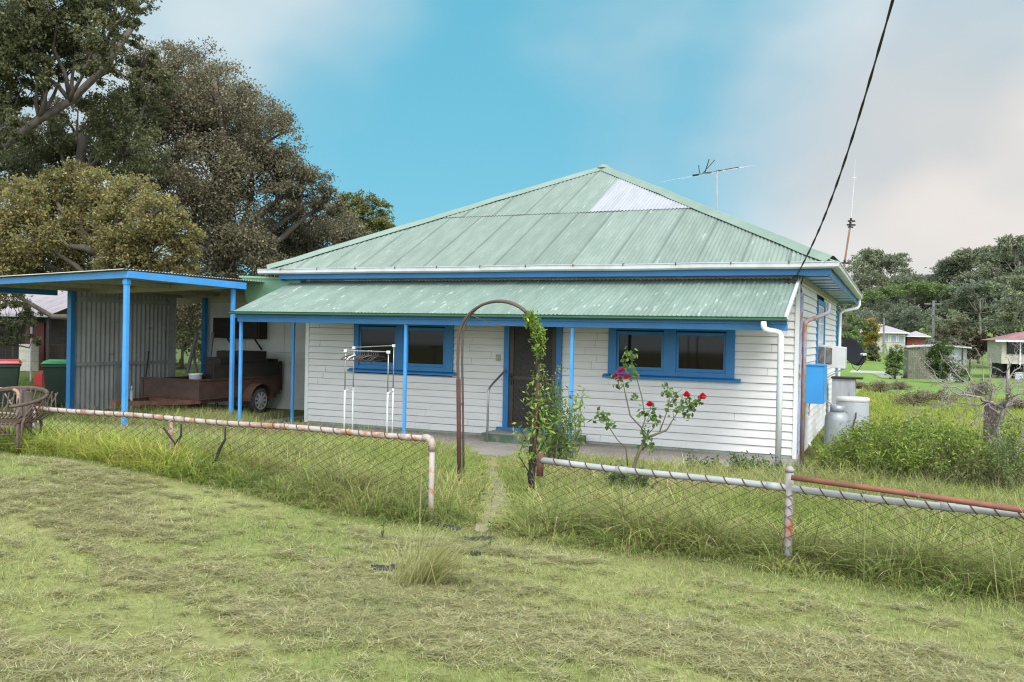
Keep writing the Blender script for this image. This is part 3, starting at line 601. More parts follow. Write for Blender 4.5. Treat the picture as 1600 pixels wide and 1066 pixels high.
# ------------------------------------------------------------------ box trailer
M['wheeltrim'] = mat('silver_wheel_trim', (.27, .27, .275), (.21, .21, .21), .4, (9, 9, 9), .4, .65, (.2, .18, .16), (14, 14, 14), .62, .75)
T = empty('box_trailer', (-12.75, 2.1, 0), 'rusty box trailer with chrome wheel trim parked under the carport', 'trailer')
tx0, tx1, ty0, ty1, tz0, tz1 = -13.58, -11.95, .75, 3.42, .45, .82
b = MB(); b.box((tx0, ty0, tz0), (tx1, ty0+.03, tz1)); b.box((tx0, ty1-.03, tz0), (tx1, ty1, tz1)); b.box((tx0, ty0+.031, tz0), (tx0+.03, ty1-.031, tz1)); b.box((tx1-.03, ty0+.031, tz0), (tx1, ty1-.031, tz1)); b.box((tx0+.03, ty0+.031, tz0+.002), (tx1-.031, ty1-.031, tz0+.03))
b.box((tx0-.015, ty0-.02, tz1+.001), (tx1+.02, ty0+.045, tz1+.035)); b.box((tx1-.045, ty0+.046, tz1+.001), (tx1+.019, ty1, tz1+.034)); b.box((tx0-.015, ty0-.018, tz0-.035), (tx1+.018, ty0+.05, tz0-.001)); b.box((tx1-.05, ty0+.051, tz0-.034), (tx1+.016, ty1, tz0-.001))
for x in (tx0-.008, tx1-.04): b.box((x, ty0-.017, tz0), (x+.05, ty0-.001, tz1))
for y in (ty0-.016, 1.62, 3.36): b.box((tx1+.001, y, tz0), (tx1+.015, y+.05, tz1))
b.build('body', M['trailer'], T, bevel=.004)
b = MB(); b.box((tx0+.1, ty0+.05, .33), (tx0+.18, ty1, .412)); b.box((tx1-.18, ty0+.05, .33), (tx1-.10, ty1, .412)); b.box((tx0-.05, ty0-.012, .335), (tx1+.01, ty0+.049, .41)); b.bar((tx0+.14, ty0-.01, .37), (-12.85, ty0-1.35, .40), .07, .09); b.bar((tx1-.14, ty0-.01, .37), (-12.68, ty0-1.35, .40), .07, .09); b.box((-12.83, ty0-1.5, .37), (-12.70, ty0-1.3, .47)); b.build('drawbar', M['rust'], T)
b = MB(); b.tube([(-13.02, -.05, .02), (-13.02, -.05, .62)], .03, 10); b.tube([(-13.02, -.05, .62), (-13.02, -.05, .72)], .02, 8); b.build('jockey_stand', M['railgrey'], T, smooth=True)
wy_, wz_ = 2.47, .315
for xx, sgn in ((tx1+.13, 1), (tx0-.13, -1)):
    b = MB(); b.lathe((xx, wy_, wz_), [(.18, -.09), (.26, -.095), (.30, -.06), (.31, 0), (.30, .06), (.26, .095), (.18, .09)], 28, 'x'); wh = b.build('wheel', M['black'], T, smooth=True)
    xo = xx+sgn*.088; b = MB(); b.lathe((xo, wy_, wz_), [(.20, -.012), (.205, .012), (.175, .0)] if sgn > 0 else [(.175, 0), (.205, -.012), (.20, .012)], 28, 'x'); b.lathe((xo, wy_, wz_), [(.001, -.02), (.07, -.02), (.075, 0), (.07, .02), (.001, .02)], 16, 'x')
    for k in range(9):
        a_ = 2*math.pi*k/9; b.bar((xo, wy_+.06*math.cos(a_), wz_+.06*math.sin(a_)), (xo, wy_+.185*math.cos(a_), wz_+.185*math.sin(a_)), .018, .055, (0, -math.sin(a_), math.cos(a_)))
    b.build('rim', M['wheeltrim'], wh)
    b = MB(); pts = arc((0, wy_, wz_), .38, R(0), R(180), 16, (0, 1, 0), (0, 0, 1)); v = []
    for p in pts: v += [(xx-.12, p[1], p[2]), (xx+.13, p[1], p[2])]
    b.add(v, [(2*k, 2*k+1, 2*k+3, 2*k+2) for k in range(16)]); o = b.build('mudguard', M['trailer'], T); md = o.modifiers.new('thick', 'SOLIDIFY'); md.thickness = .01
b = MB(); b.box((tx1-.042, 1.2, tz1+.036), (tx1-.012, ty1-.03, 1.17)); b.box((-13.1, 3.36, tz1+.036), (tx1-.043, 3.385, 1.25)); b.box((tx1-.02, 3.395, .5), (tx1+.05, 3.43, 1.2)); b.build('cage_panel', M['darkwood'], T)
for (x, y, z, wd_, dp_, hh, lb) in ((-12.24, 1.72, .483, .42, .5, .83, 'dark crate with a broken top at the front of the trailer load'), (-12.33, 2.5, .483, .66, .95, .96, 'long dark crate in the middle of the trailer load')):
    c = MB(); c.box((x-wd_/2, y-dp_/2, z), (x+wd_/2, y+dp_/2, z+hh))
    for q in (.1, .45, .7): c.box((x-wd_/2-.01, y-dp_/2-.015, z+q), (x+wd_/2+.012, y-dp_/2-.001, z+q+.07)); c.box((x+wd_/2+.001, y-dp_/2, z+q), (x+wd_/2+.013, y+dp_/2, z+q+.07))
    c.build('crate', M['darkwood'], None, bevel=.008, label=lb, cat='crate')
c = MB(); c.lathe((-12.3, 3.17, .483), [(.01, 0), (.2, .01), (.21, .3), (.2, .6), (.14, .72), (.02, .75)], 18); c.build('drum', M['black'], None, smooth=True, label='dark rounded drum at the rear of the trailer load', cat='drum')
# things leaning behind the trailer
b = MB()
b.bar((-14.66, 2.95, .05), (-14.12, 2.95, 1.86), .08, .04, (0, 1, 0)); b.bar((-14.30, 2.97, 1.45), (-14.0, 3.1, .05), .06, .035, (0, 1, 0)); b.bar((-13.62, 2.95, 1.86), (-13.9, 2.95, .05), .07, .035, (0, 1, 0)); b.bar((-13.75, 2.97, 1.4), (-13.55, 3.05, .05), .06, .035, (0, 1, 0)); b.bar((-14.5, 2.955, .62), (-13.6, 2.955, .62), .05, .03); b.build('trestle', M['greywood'], None, label='grey timber trestle legs leaning in the open back of the carport', cat='trestle')
b = MB(); b.tube([(-15.02, 2.3, 1.36), (-14.6, 1.75, .25), (-14.52, 1.65, .03)], .016, 8); b.build('iron_bar', M['cable'], None, label='black iron bar leaning on the grey corrugated wall', cat='bar')
bk = MB(); bk.lathe((-12.5, 1.22, .483), [(.11, 0), (.12, .01), (.145, .44), (.155, .445), (.155, .47), (.14, .47), (.13, .44)], 20); bk.build('bucket', M['white'], None, smooth=True, label='white bucket standing in the front of the trailer', cat='bucket')

# ================================================================== WHEELIE BINS
def bin_(x, y, rz, lidm, label):
    z = g1(x, y); e = empty('wheelie_bin', (x, y, z), label, 'bin', 'wheelie bins beside the carport')
    M_ = np.array([[math.cos(rz), -math.sin(rz), 0], [math.sin(rz), math.cos(rz), 0], [0, 0, 1]])
    def tr(b): b.v = [tuple(M_@np.array(p)+np.array([x, y, z])) for p in b.v]; return b
    b = MB(); w0, d0, w1, d1 = .22, .24, .30, .37
    b.hexa([(-w0, -d0, .06), (w0, -d0, .06), (w0, d0, .06), (-w0, d0, .06)], [(-w1, -d1, 1.0), (w1, -d1, 1.0), (w1, d1, 1.0), (-w1, d1, 1.0)])
    b.box((-w1-.015, -d1-.015, .93), (w1+.015, d1+.015, .998+.012)); tr(b).build('body', M['binbody'], e, bevel=.02)
    b = MB(); b.hexa([(-.325, -.40, 1.013), (.325, -.40, 1.013), (.325, .44, 1.013), (-.325, .44, 1.013)], [(-.28, -.36, 1.085), (.28, -.36, 1.085), (.28, .38, 1.10), (-.28, .38, 1.10)])
    b.box((-.335, -.41, 1.012), (.335, .45, 1.035)); tr(b).build('lid', lidm, e, bevel=.015)
    for s in (-1, 1):
        b = MB(); b.lathe((s*.24, .3, .1), [(.03, -.03), (.1, -.03), (.1, .03), (.03, .03)], 18, 'x'); tr(b).build('wheel', M['black'], e)
    b = MB(); b.tube([(-.25, .43, .98), (.25, .43, .98)], .016, 8); tr(b).build('handle', M['binbody'], e)
p = at(8, 600, 20.2); bin_(p[0], p[1], .9, M['redlid'], 'dark green wheelie bin with a red lid')
p = at(92, 600, 20.6); bin_(p[0], p[1], .75, M['greenlid'], 'dark green wheelie bin with a bright green lid')
p = at(64, 588, 27); z = g1(p[0], p[1]); b = MB(); b.box((p[0]-.17, p[1]-.1, z), (p[0]+.17, p[1]+.1, z+.42)); b.tube([(p[0]-.1, p[1], z+.42), (p[0]-.1, p[1], z+.48), (p[0]+.1, p[1], z+.48), (p[0]+.1, p[1], z+.42)], .015, 6); b.tube([(p[0]+.11, p[1], z+.42), (p[0]+.15, p[1], z+.5)], .02, 6); b.build('fuel_can', M['redlid'], None, bevel=.02, label='small red fuel can on the grass behind the two bins', cat='fuel can')

# ================================================================== CANE CHAIR AND TUBE FRAME
def cane_chair():
    # local frame: +x to the photo's right, +y away, then turned and placed
    e = empty('cane_chair', (-7.45, -7.0, g1(-7.45, -7.0)), 'weathered brown cane armchair standing at the end of the pipe fence', 'chair')
    o0 = np.array([-7.40, -6.98, g1(-7.4, -7.0)]); a = R(24); Mx = np.array([[math.cos(a), -math.sin(a), 0], [math.sin(a), math.cos(a), 0], [0, 0, 1]])
    P = lambda *q: Mx@(np.array(q, float)*np.array([1.12, 1.12, 1.1]))+o0
    sh = .29
    # legs
    for (x, y) in ((-.26, -.26), (.26, -.26), (.22, .24), (-.22, .24)):
        b = MB(); b.tube([P(x*1.12, y*1.12, -.01), P(x, y, sh)], .017, 8); b.build('leg', M['cane'], e, smooth=True)
    b = MB()
    for (p_, q_) in (((-.27, -.27, .1), (.27, -.27, .1)), ((.26, -.26, .1), (.22, .24, .12)), ((-.26, -.26, .1), (-.22, .24, .12)), ((.26, -.26, .12), (.05, -.25, sh)), ((-.26, -.26, .12), (-.05, -.25, sh)), ((.24, -.1, sh-.02), (.24, .24, .05))): b.tube([P(*p_), P(*q_)], .009, 6)
    b.build('brace', M['cane'], e)
    # seat canes running front to back and up the back
    b = MB(); sb = MB()
    for k in range(13):
        t = -1+2*k/12; xs, xb = .25*t, .30*t
        sb.tube([P(xs, -.29, sh-.10), P(xs, -.30, sh-.02), P(xs, -.27, sh+.015), P(xs*.97, -.1, sh-.01), P(xs*.95, .12, sh+.0), P(xs*.95, .22, sh+.03)], .009, 6)
        b.tube([P(xs*.95, .22, sh+.03), P(xb*1.0, .30, sh+.16), P(xb*1.1, .36, sh+.30-.03*t*t)], .008, 6)
    sb.tube([P(-.27, -.29, sh-.1), P(.27, -.29, sh-.1)], .012, 6); sb.tube([P(-.27, -.27, sh), P(.27, -.27, sh)], .012, 6); sb.tube([P(-.25, .2, sh), P(.25, .2, sh)], .012, 6)
    sb.build('seat', M['cane'], e, smooth=True); 
    pts = [P(.34*math.sin(q)*1.0, .05+.34*math.cos(q), sh+.30-.13*(1-math.cos(q))/2*1.1) for q in np.linspace(-2.6, 2.6, 31)]
    b.tube([p_+np.array([0, 0, .012]) for p_ in pts[8:23]], .022, 8); b.tube(pts[8:23], .022, 8); b.build('backrest', M['cane'], e, smooth=True)
    for s in (-1, 1):
        b = MB(); q = [p_ for p_ in (pts[:10] if s < 0 else pts[21:])]; b.tube(q, .02, 8)
        b.tube([P(s*.30, -.27, -.0), P(s*.29, -.22, sh), P(s*.27, -.05, sh+.16), P(s*.33, .05, sh+.2)], .013, 8)
        for k in range(7):
            y = -.20+.07*k; b.tube([P(s*.245, y, sh), P(s*(.30+.01*k), y+.05, sh+.10), P(s*.335, y*.95+.09, sh+.18+.014*k)], .0075, 6)
        b.tube(arc(P(s*.30, -.06, sh+.08), .09, 0, 2*math.pi, 16, Mx@np.array([0, 1., 0]), (0, 0, 1.)), .008, 6)
        b.build('armrest', M['cane'], e, smooth=True)
    return e
cane_chair()
g = empty('tubular_gate', (-8.6, -6.2, g1(-8.6, -6.2)), 'white rusty tubular gate section behind the cane chair', 'gate')
p0, p1 = at(29, 600, 10.0), at(-95, 600, 10.6); zt, zb = 1.21, .93
gp = lambda t, z: np.array([p0[0]+(p1[0]-p0[0])*t, p0[1]+(p1[1]-p0[1])*t, z])
b = MB(); b.tube([gp(0, .45), gp(0, zt-.05), gp(.012, zt-.015), gp(.05, zt), gp(1, zt)], .02, 10); b.tube([gp(0, zb), gp(1, zb)], .014, 8); b.build('frame', M['rail'], g, smooth=True)
b = MB()
for k in range(5):
    a = k*.22; b.tube([gp(a, zb), gp(a+.2, zt)], .007, 6); b.tube([gp(a, zt), gp(a+.2, zb)], .007, 6)
b.build('lattice', M['rail'], g)
b = MB(); p = at(40, 640, 9.9); z = g1(p[0], p[1]); b.box((p[0]-.06, p[1]-.03, z-.1), (p[0]-.015, p[1]+.03, 1.225)); b.box((p[0]-.005, p[1]-.03, z-.1), (p[0]+.07, p[1]+.03, 1.205)); b.build('timber_post', M['postwood'], None, label='split grey timber post behind the cane chair back', cat='post')

# ================================================================== CHAIN LINK FENCES
def chain(name_lab, group, x0, x1, zt, y, posts, elbow, m_rail, mlab, tilt=0., rail2=None):
    e = empty('chain_link_fence', ((x0+x1)/2, y, g1((x0+x1)/2, y)), name_lab, 'fence')
    rz = lambda x: zt+(x-x0)*tilt+.006*math.sin(x*3)
    b = MB(); xs = np.linspace(x0, x1, 20)
    b.tube([(x, y, rz(x)) for x in xs], .027, 12)
    for x in xs[3::5]: b.tube([(x-.05, y, rz(x-.05)), (x+.05, y, rz(x+.05))], .031, 12)
    b.build('top_rail', m_rail, e, smooth=True)
    for (x, zz, mm, cap_) in posts:
        b = MB(); g_ = g1(x, y)
        if cap_ == 'elbow':
            b.tube([(x, y, g_-.3), (x, y, zt-.06)], .026, 12); b.tube([(x-.09, y, zt), (x-.05, y, zt+.002), (x-.012, y, zt-.018), (x, y, zt-.05), (x, y, zt-.11)], .034, 12)
        elif cap_ == 'knob':
            b.tube([(x, y+.0, g_-.3), (x, y, zz)], .031, 12); b.lathe((x, y, zz), [(.036, -.0), (.036, .02), (.02, .035), (.004, .045)], 14)
        elif cap_ == 'stub': b.tube([(x-.012, y, zz-.16), (x-.012, y, zz+.03)], .03, 10)
        else: b.tube([(x, y, g_-.3), (x, y, zz)], .024, 10)
        b.build('fence_post', mm, e, smooth=True)
    # diamonds: zig-zag wires woven through each other
    b = MB(); p = .0355; zr = -.02
    for k in range(int((x1-x0)/(2*p))+1):
        xc = x0+k*2*p; lo = g1(xc, y)-.03; n = max(2, int((zt+(xc-x0)*tilt+zr-lo)/p)); jx = RNG.normal(0, .003)
        pts = [(xc+jx+(p if (i+k) % 2 else -p)*.97+RNG.normal(0, .0018), y-.03+(.004 if (i+k) % 2 else -.004), rz(xc)+zr-i*p*1.08) for i in range(n+1)]
        pts = [q for q in pts if q[0] <= x1 and q[0] >= x0-.04]
        if len(pts) > 1: b.tube(pts, .0037, 4, cap=False)
        if k % 2 == 0:
            a = x0+k*2*p; b.tube([(a+.05*math.sin(t)*.3+t*.006, y-.031*math.cos(t), rz(a)-.031*math.sin(t)) for t in np.linspace(-1.9, 3.4, 11)], .0045, 4, cap=False)
    b.build('chain_mesh', M['wire'], e)
    return e
chain('chain link fence with pinkish pipe rail ending in an elbow post left of the path', None, -7.35, -2.19, 1.018, -6.67, [(-2.19, 0, M['rail'], 'elbow'), (-5.28, 1.0, M['rail'], ''), (-7.33, 1.0, M['rail'], '')], True, M['rail'], '')
chain('chain link fence with grey pipe rail right of the path', None, -1.14, 3.4, .905, -6.67, [(.89, .975, mat('half_rusted_post', (.33, .305, .30), (.27, .23, .21), .7, (6, 6, 3), .35, .6, (.33, .11, .06), (5, 5, 4), .48, .58), 'knob'), (-1.13, .93, M['rust'], 'stub')], False, M['railgrey'], '', tilt=-.029)
b = MB(); b.tube([(.91, -6.75, .945), (1.6, -6.752, .905), (2.4, -6.752, .852), (3.5, -6.755, .79)], .021, 10); b.build('rusty_pipe', M['rustred'], None, smooth=True, label='thin red rusty pipe lying along the top of the right fence rail', cat='pipe')
for (x, l1) in ((-4.52, 'dead twig hanging in the left fence wire nearest the path'), (-5.1, 'forked dead twig in the left fence beside its middle post')):
    b = MB(); z = .98; b.tube([(x, -6.72, z), (x+.01, -6.73, z-.12), (x-.05, -6.74, z-.22), (x-.09, -6.75, z-.34), (x-.2, -6.78, z-.5)], [.008, .012, .016, .014, .008], 7)
    if x < -5: b.tube([(x-.05, -6.74, z-.22), (x-.2, -6.76, z-.05)], .012, 7)
    b.build('dead_twig', M['darkwood'], None, label=l1, cat='twig')

# ================================================================== GARDEN ARCH, VINE
A = empty('garden_arch', (-2.4, -4.8, g1(-2.4, -4.8)), 'rusty metal pipe garden arch over the front path', 'arch')
M['hoop'] = mat('dark_hoop_pipe', (.075, .058, .052), (.10, .062, .048), .7, (9, 9, 9), .4, .6, (.17, .085, .05), (14, 14, 14), .62, .72); M['upright'] = mat('dark_red_rust', (.085, .030, .022), (.055, .024, .02), .8, (9, 9, 9), .4, .6)
def hoop(y, x0, x1, ztop, name, rlow, r):
    c = (x0+x1)/2; rad = (x1-x0)/2; zc = ztop-rad*.92; g_ = min(g1(x0, y), g1(x1, y))-.2
    pts = [(x0+.06, y, g_), (x0+.03, y, .9), (x0, y, zc-.25)]+[(c-rad*math.cos(t), y, zc+rad*.92*math.sin(t)) for t in np.linspace(0, math.pi, 22)]+[(x1, y, zc-.25), (x1-.02, y, .9), (x1-.05, y, g_)]
    b = MB(); b.tube(pts, r, 9); b.build('hoop', M['hoop'], A, smooth=True)
    for (xa, xb) in ((x0+.06, x0+.012), (x1-.05, x1-.005)):
        b = MB(); b.tube([(xa, y, g_), (xb, y, 1.45)], rlow, 9); b.build('upright', M['upright'], A, smooth=True)
hoop(-4.8, -2.91, -1.93, 2.33, 'h', .026, .017); hoop(-4.42, -3.05, -2.10, 2.355, 'h', .012, .013)
for z in (.75, 1.15):
    for xa, xb in ((-2.9, -3.03), (-1.95, -2.13)): MB().tube([(xa, -4.8, z), (xb, -4.42, z)], .007, 6).build('tie_bar', M['hoop'], A)
b = MB(); b.tube([(-2.72, -4.8, 2.16), (-2.5, -4.75, 2.08), (-2.3, -4.7, 2.06), (-2.1, -4.7, 2.08), (-1.98, -4.78, 1.95)], .004, 5); b.build('loose_wire', M['rust'], A)
def plant(name, label, cat, stems, leaves, group=None, stem_m=None, leaf_name='leaves', origin=None):
    """stems: list of (pts, r0, r1); leaves: (V, cols)"""
    o0 = np.array(origin if origin is not None else stems[0][0][0], float)
    e = empty(name, o0, label, cat, group); b = MB()
    for pts, r0, r1 in stems: b.tube(pts, list(np.linspace(r0, r1, len(pts))), 6)
    b.build('stem', stem_m or M['stem'], e, smooth=True)
    if leaves is not None: link_mesh(leaf_name, leaves[0], quads(len(leaves[0])//4), M['leaf'], e, cols=leaves[1])
    return e
rg = np.random.default_rng(21)
def wander(p, q, n, j, rg=rg):
    p = np.array(p, float); q = np.array(q, float); pts = [p+(q-p)*k/n+(rg.normal(0, j, 3) if 0 < k < n else 0) for k in range(n+1)]; return pts
def along(pts, n, spread, rg=rg):
    P = np.array(pts); t = rg.uniform(0, len(P)-1, n); i = np.minimum(t.astype(int), len(P)-2); f = (t-i)[:, None]; return P[i]*(1-f)+P[i+1]*f+rg.normal(0, spread, (n, 3))
c_ = (-1.93-2.91)/2; rad = .49
vpts = [(-1.97, -4.8, g1(-2, -4.8)), (-1.99, -4.81, .6), (-1.93, -4.79, 1.0), (-1.96, -4.8, 1.4), (-1.92, -4.8, 1.75)]+[(c_+rad*math.cos(t), -4.8, 1.87+rad*.92*math.sin(t)) for t in np.linspace(.1, .75, 6)]
st2 = [wander(vpts[1], (-1.72, -4.75, 1.15), 4, .02), wander(vpts[0], (-2.15, -4.85, 1.0), 4, .03)]
Pv = np.concatenate([along(vpts[2:], 520, .035), along(vpts[4:], 330, .03), along(vpts[1:4], 330, .07), along(st2[0], 110, .05), along(st2[1], 90, .05)])
V, C = leafcloud(Pv, .062, pick(len(Pv), [(.19, .28, .045), (.27, .36, .06), (.11, .18, .035), (.36, .37, .09)], [4, 3, 2, 1]), asp=.34, rng=rg)
plant('climbing_vine', 'leafy green vine climbing the right leg of the garden arch', 'vine', [(vpts, .03, .005), (wander((-2.02, -4.8, g1(-2, -4.8)), (-1.98, -4.83, .85), 5, .02), .045, .02), (st2[0], .008, .003), (st2[1], .008, .003)], (V, C), stem_m=M['darkwood'])
# soft shrub beside the door path
def shrub(name, label, cat, base, tips, nleaf, size, pal, asp=.4, spread=.05, r0=.01, group=None, lo=.25, stem_m=None, rg=rg):
    base = np.array(base, float); stems = []; Ps = []
    for tpt in tips:
        p0 = base+rg.normal(0, .05, 3)*np.array([1, 1, 0]); pts = wander(p0, tpt, 5, .035); pts[3] = pts[3]+np.array([0, 0, .05]); stems.append((pts, r0, .002)); n = len(pts)
        Ps.append(along(pts[int(n*lo):], nleaf, spread, rg))
    P = np.concatenate(Ps); V, C = leafcloud(P, size, pick(len(P), *pal, rng=rg), asp=asp, rng=rg)
    return plant(name, label, cat, stems, (V, C), group, origin=base, stem_m=stem_m)
bx, by = -2.55, -2.9
B0 = np.array([*at(868, 705, 11.7)[:2], 0]); B0[2] = g1(B0[0], B0[1])
tips = [at(*q, 11.7+rg.normal(0, .2)) for q in ((848, 570), (862, 590), (872, 600), (850, 610), (880, 625), (858, 640), (885, 650), (868, 660), (845, 650), (880, 680), (895, 690), (850, 690), (866, 610), (876, 570), (890, 640), (840, 680), (900, 670))]
shrub('shrub', 'feathery grey green shrub between the garden arch and the doorstep', 'shrub', B0, tips, 170, .055, ([(.13, .20, .06), (.19, .26, .09), (.09, .14, .04)], [4, 3, 3]), .3, .045)
B1 = np.array([*at(893, 690, 13.0)[:2], 0]); B1[2] = g1(B1[0], B1[1])
tips = [at(*q, 12.9) for q in ((912, 605), (900, 618), (888, 612), (880, 640), (905, 640), (890, 665), (880, 680), (910, 612))]
shrub('shrub', 'slender bright green plant wrapped round the veranda post right of the door', 'shrub', B1, tips, 26, .12, ([(.2, .30, .05), (.27, .36, .08)], [3, 2]), .3, .05)

# ================================================================== ROSE BUSH
rd = 10.3
rp = lambda x, y, d=0: at(x, y, rd+d)
b0 = rp(985, 745); b0[2] = g1(b0[0], b0[1])
E_ = empty('rose_bush', b0, 'leggy red rose bush flowering behind the right fence', 'rose bush')
stems = [([b0, rp(991, 728), rp(998, 708), rp(1008, 685)], .026, .018), ([rp(1008, 685), rp(1002, 668), rp(985, 650), rp(977, 615), rp(974, 600)], .012, .005),
         ([rp(1004, 668), rp(1008, 655, .1), rp(1004, 625, .15), rp(996, 595, .15), rp(990, 575, .1), rp(984, 550, .1)], .009, .003),
         ([rp(1008, 685), rp(1022, 680), rp(1042, 672)], .016, .013), ([rp(1042, 672), rp(1052, 655), rp(1062, 640), rp(1082, 632), rp(1098, 621)], .007, .003),
         ([rp(1030, 677), rp(1038, 655), rp(1047, 630), rp(1058, 614), rp(1066, 608)], .008, .003), ([rp(1010, 682), rp(1022, 668), rp(1026, 650), rp(1015, 634)], .006, .003),
         ([rp(981, 728, .1), rp(978, 700, .1), rp(965, 688, .1), rp(950, 665, .1), rp(944, 650, .1)], .008, .004), ([b0+np.array([-.02, .1, 0]), rp(980, 740, .1), rp(981, 728, .1)], .009, .008),
         ([rp(1047, 630), rp(1044, 615), rp(1041, 600)], .004, .002), ([rp(1006, 690), rp(1016, 700), rp(1014, 712)], .006, .003)]
b = MB()
for pts, a, c in stems: b.tube(pts, list(np.linspace(a, c, len(pts))), 7)
b.build('stem', M['stem'], E_, smooth=True)
cl_ = [(983, 552, 9), (986, 562, 8), (988, 575, 9), (975, 573, 6), (990, 585, 6), (961, 592, 6), (966, 606, 5), (994, 624, 6), (1022, 640, 9), (1018, 650, 8), (1024, 658, 8), (1000, 645, 5), (1012, 682, 8), (1008, 672, 6), (1010, 695, 7), (1020, 695, 4), (940, 655, 8), (948, 652, 8), (953, 664, 7), (939, 647, 5), (1041, 604, 5), (1044, 612, 6), (1050, 622, 8), (1047, 632, 6), (1070, 630, 7), (1078, 632, 9), (1072, 642, 7), (1084, 634, 8), (1092, 626, 6), (1056, 645, 6), (1073, 648, 4), (975, 600, 5), (984, 760, 9), (975, 768, 6), (990, 765, 6), (1098, 628, 3)]
Ps = np.concatenate([np.array([rp(x, y, rg.normal(0, .04)) for _ in range(n*2)])+rg.normal(0, .032, (n*2, 3)) for x, y, n in cl_])
V, C = leafcloud(Ps, .062, pick(len(Ps), [(.10, .18, .045), (.17, .27, .06), (.24, .29, .09), (.12, .13, .05)], [4, 3, 1, 1]), asp=.72, rng=rg)
link_mesh('leaves', V, quads(len(V)//4), M['leaf'], E_, cols=C)
def flower(c, r, col=(.72, .012, .05)):
    r = r*1.2
    V = []; F = []; cols = []
    for ring, (n, rr, zz, s) in enumerate(((4, .15, .55, .45), (5, .4, .4, .6), (7, .7, .12, .72), (8, .95, -.2, .7))):
        for k in range(n):
            a = 2*math.pi*(k+.4*ring)/n+rg.normal(0, .1); o = np.array([math.cos(a), math.sin(a), 0]); t = np.array([-math.sin(a), math.cos(a), 0]); Z = np.array([0, 0, 1.])
            i = len(V); q = c+r*(o*rr*.45+Z*(zz-.4)); tip = c+r*(o*rr+Z*(zz+.15))
            V += [q-t*r*s*.3, q+t*r*s*.3, c+r*(o*rr*.8+Z*zz)+t*r*s*.62, tip+t*r*s*.3+o*r*.12, tip-t*r*s*.3+o*r*.12, c+r*(o*rr*.8+Z*zz)-t*r*s*.62]
            F.append((i, i+1, i+2, i+3, i+4, i+5)); cc = np.array(col)*rg.uniform(.75, 1.2); cols += [cc]*6
    o = link_mesh('flower', V, F, M['petal'], E_, cols=np.array(cols)); return o
for x, y, r in ((968, 580, .028), (962, 586, .03), (973, 578, .028), (978, 589, .032), (969, 590, .026), (1015, 631, .04), (1073, 616, .042), (1098, 619, .046), (984, 588, .02)): flower(rp(x, y, -.03), r)
flower(rp(997, 588), .018, (.6, .22, .05))

# ================================================================== CLOTHES RACK AND HANGERS
K = empty('clothes_rack', (-7.3, -.1, -.05), 'white and chrome double rail clothes rack on the veranda', 'clothes rack')
kd = 15.9
rk = {}
for (xb, xt, yt, dd, nm) in ((539, 540, 548, 15.75, 'fl'), (606, 607, 550, 15.35, 'fr'), (551.5, 553, 543, 16.25, 'bl'), (617, 615.5, 540, 15.85, 'br')):
    pt = at(xt, yt, dd); pb = np.array([pt[0], pt[1], g1(pt[0], pt[1])+.0]); mid = pb+(pt-pb)*.56; rk[nm] = pt
    b = MB(); b.tube([pb, mid], .0145, 8); b.build('leg', M['white'], K, smooth=True)
    b = MB(); b.tube([mid, pt], .0105, 8); b.build('extension_tube', M['chrome'], K, smooth=True)
    b = MB(); b.box(pt+[-.03, -.02, -.03], pt+[.03, .02, .02]); b.build('joint', M['white'], K, bevel=.004)
for a, c in (('fl', 'fr'), ('bl', 'br')):
    b = MB(); d = (rk[c]-rk[a]); b.tube([rk[a]-d*.1, rk[a], rk[c], rk[c]+d*.04], .010, 8); b.build('top_rail', M['chrome'], K, smooth=True)
for a, c in (('fl', 'bl'), ('fr', 'br')):
    pa = np.array(rk[a]); pc = np.array(rk[c]); za = pa[2]*.55; b = MB(); b.tube([(pa[0], pa[1], za), (pc[0], pc[1], za)], .009, 6); b.build('cross_bar', M['white'], K, smooth=True)
M['hangerwood'] = mat('hanger_timber', (.10, .06, .04), (.07, .045, .03), .6)
hm = [(M['cable'], 'black plastic'), (M['white'], 'white plastic'), (M['hangerwood'], 'brown timber')]
hang0 = {}
for k in range(13):
    t = .13+.052*k+rg.normal(0, .008); p = rk['fl']+(rk['fr']-rk['fl'])*t; typ = [0, 2, 1, 0, 2, 0, 2, 0, 0, 2, 0, 0, 0][k]; rz = R(75)+rg.normal(0, .28); tl = rg.normal(0, .1)
    if typ not in hang0:
        b = MB(); b.tube(arc((0, 0, -.005), .018, R(-60), R(215), 10, (0, 1, 0), (0, 0, 1)), .003, 6); b.tube([(0, .0, -.022), (0, 0, -.075)], .003, 6)
        hk = MB(); hk.tube([(0, -.19, -.165), (0, -.12, -.115), (0, 0, -.075), (0, .12, -.115), (0, .19, -.165)], [.007, .010, .012, .010, .007], 7); hk.tube([(0, -.18, -.165), (0, .18, -.165)], .005, 6)
        e = empty('clothes_hanger', p, hm[typ][1]+' clothes hanger hooked on the front rail of the clothes rack', 'hanger', 'hangers on the clothes rack')
        e.location = (0, 0, 0); hk.build('shoulder_bar', hm[typ][0], e, smooth=True); b.build('hook', M['chrome'] if typ != 1 else M['white'], e); hang0[typ] = e
    else: e = copytree(hang0[typ])
    e.location = p; e.rotation_euler = (tl, rg.normal(0, .05), rz-R(90))

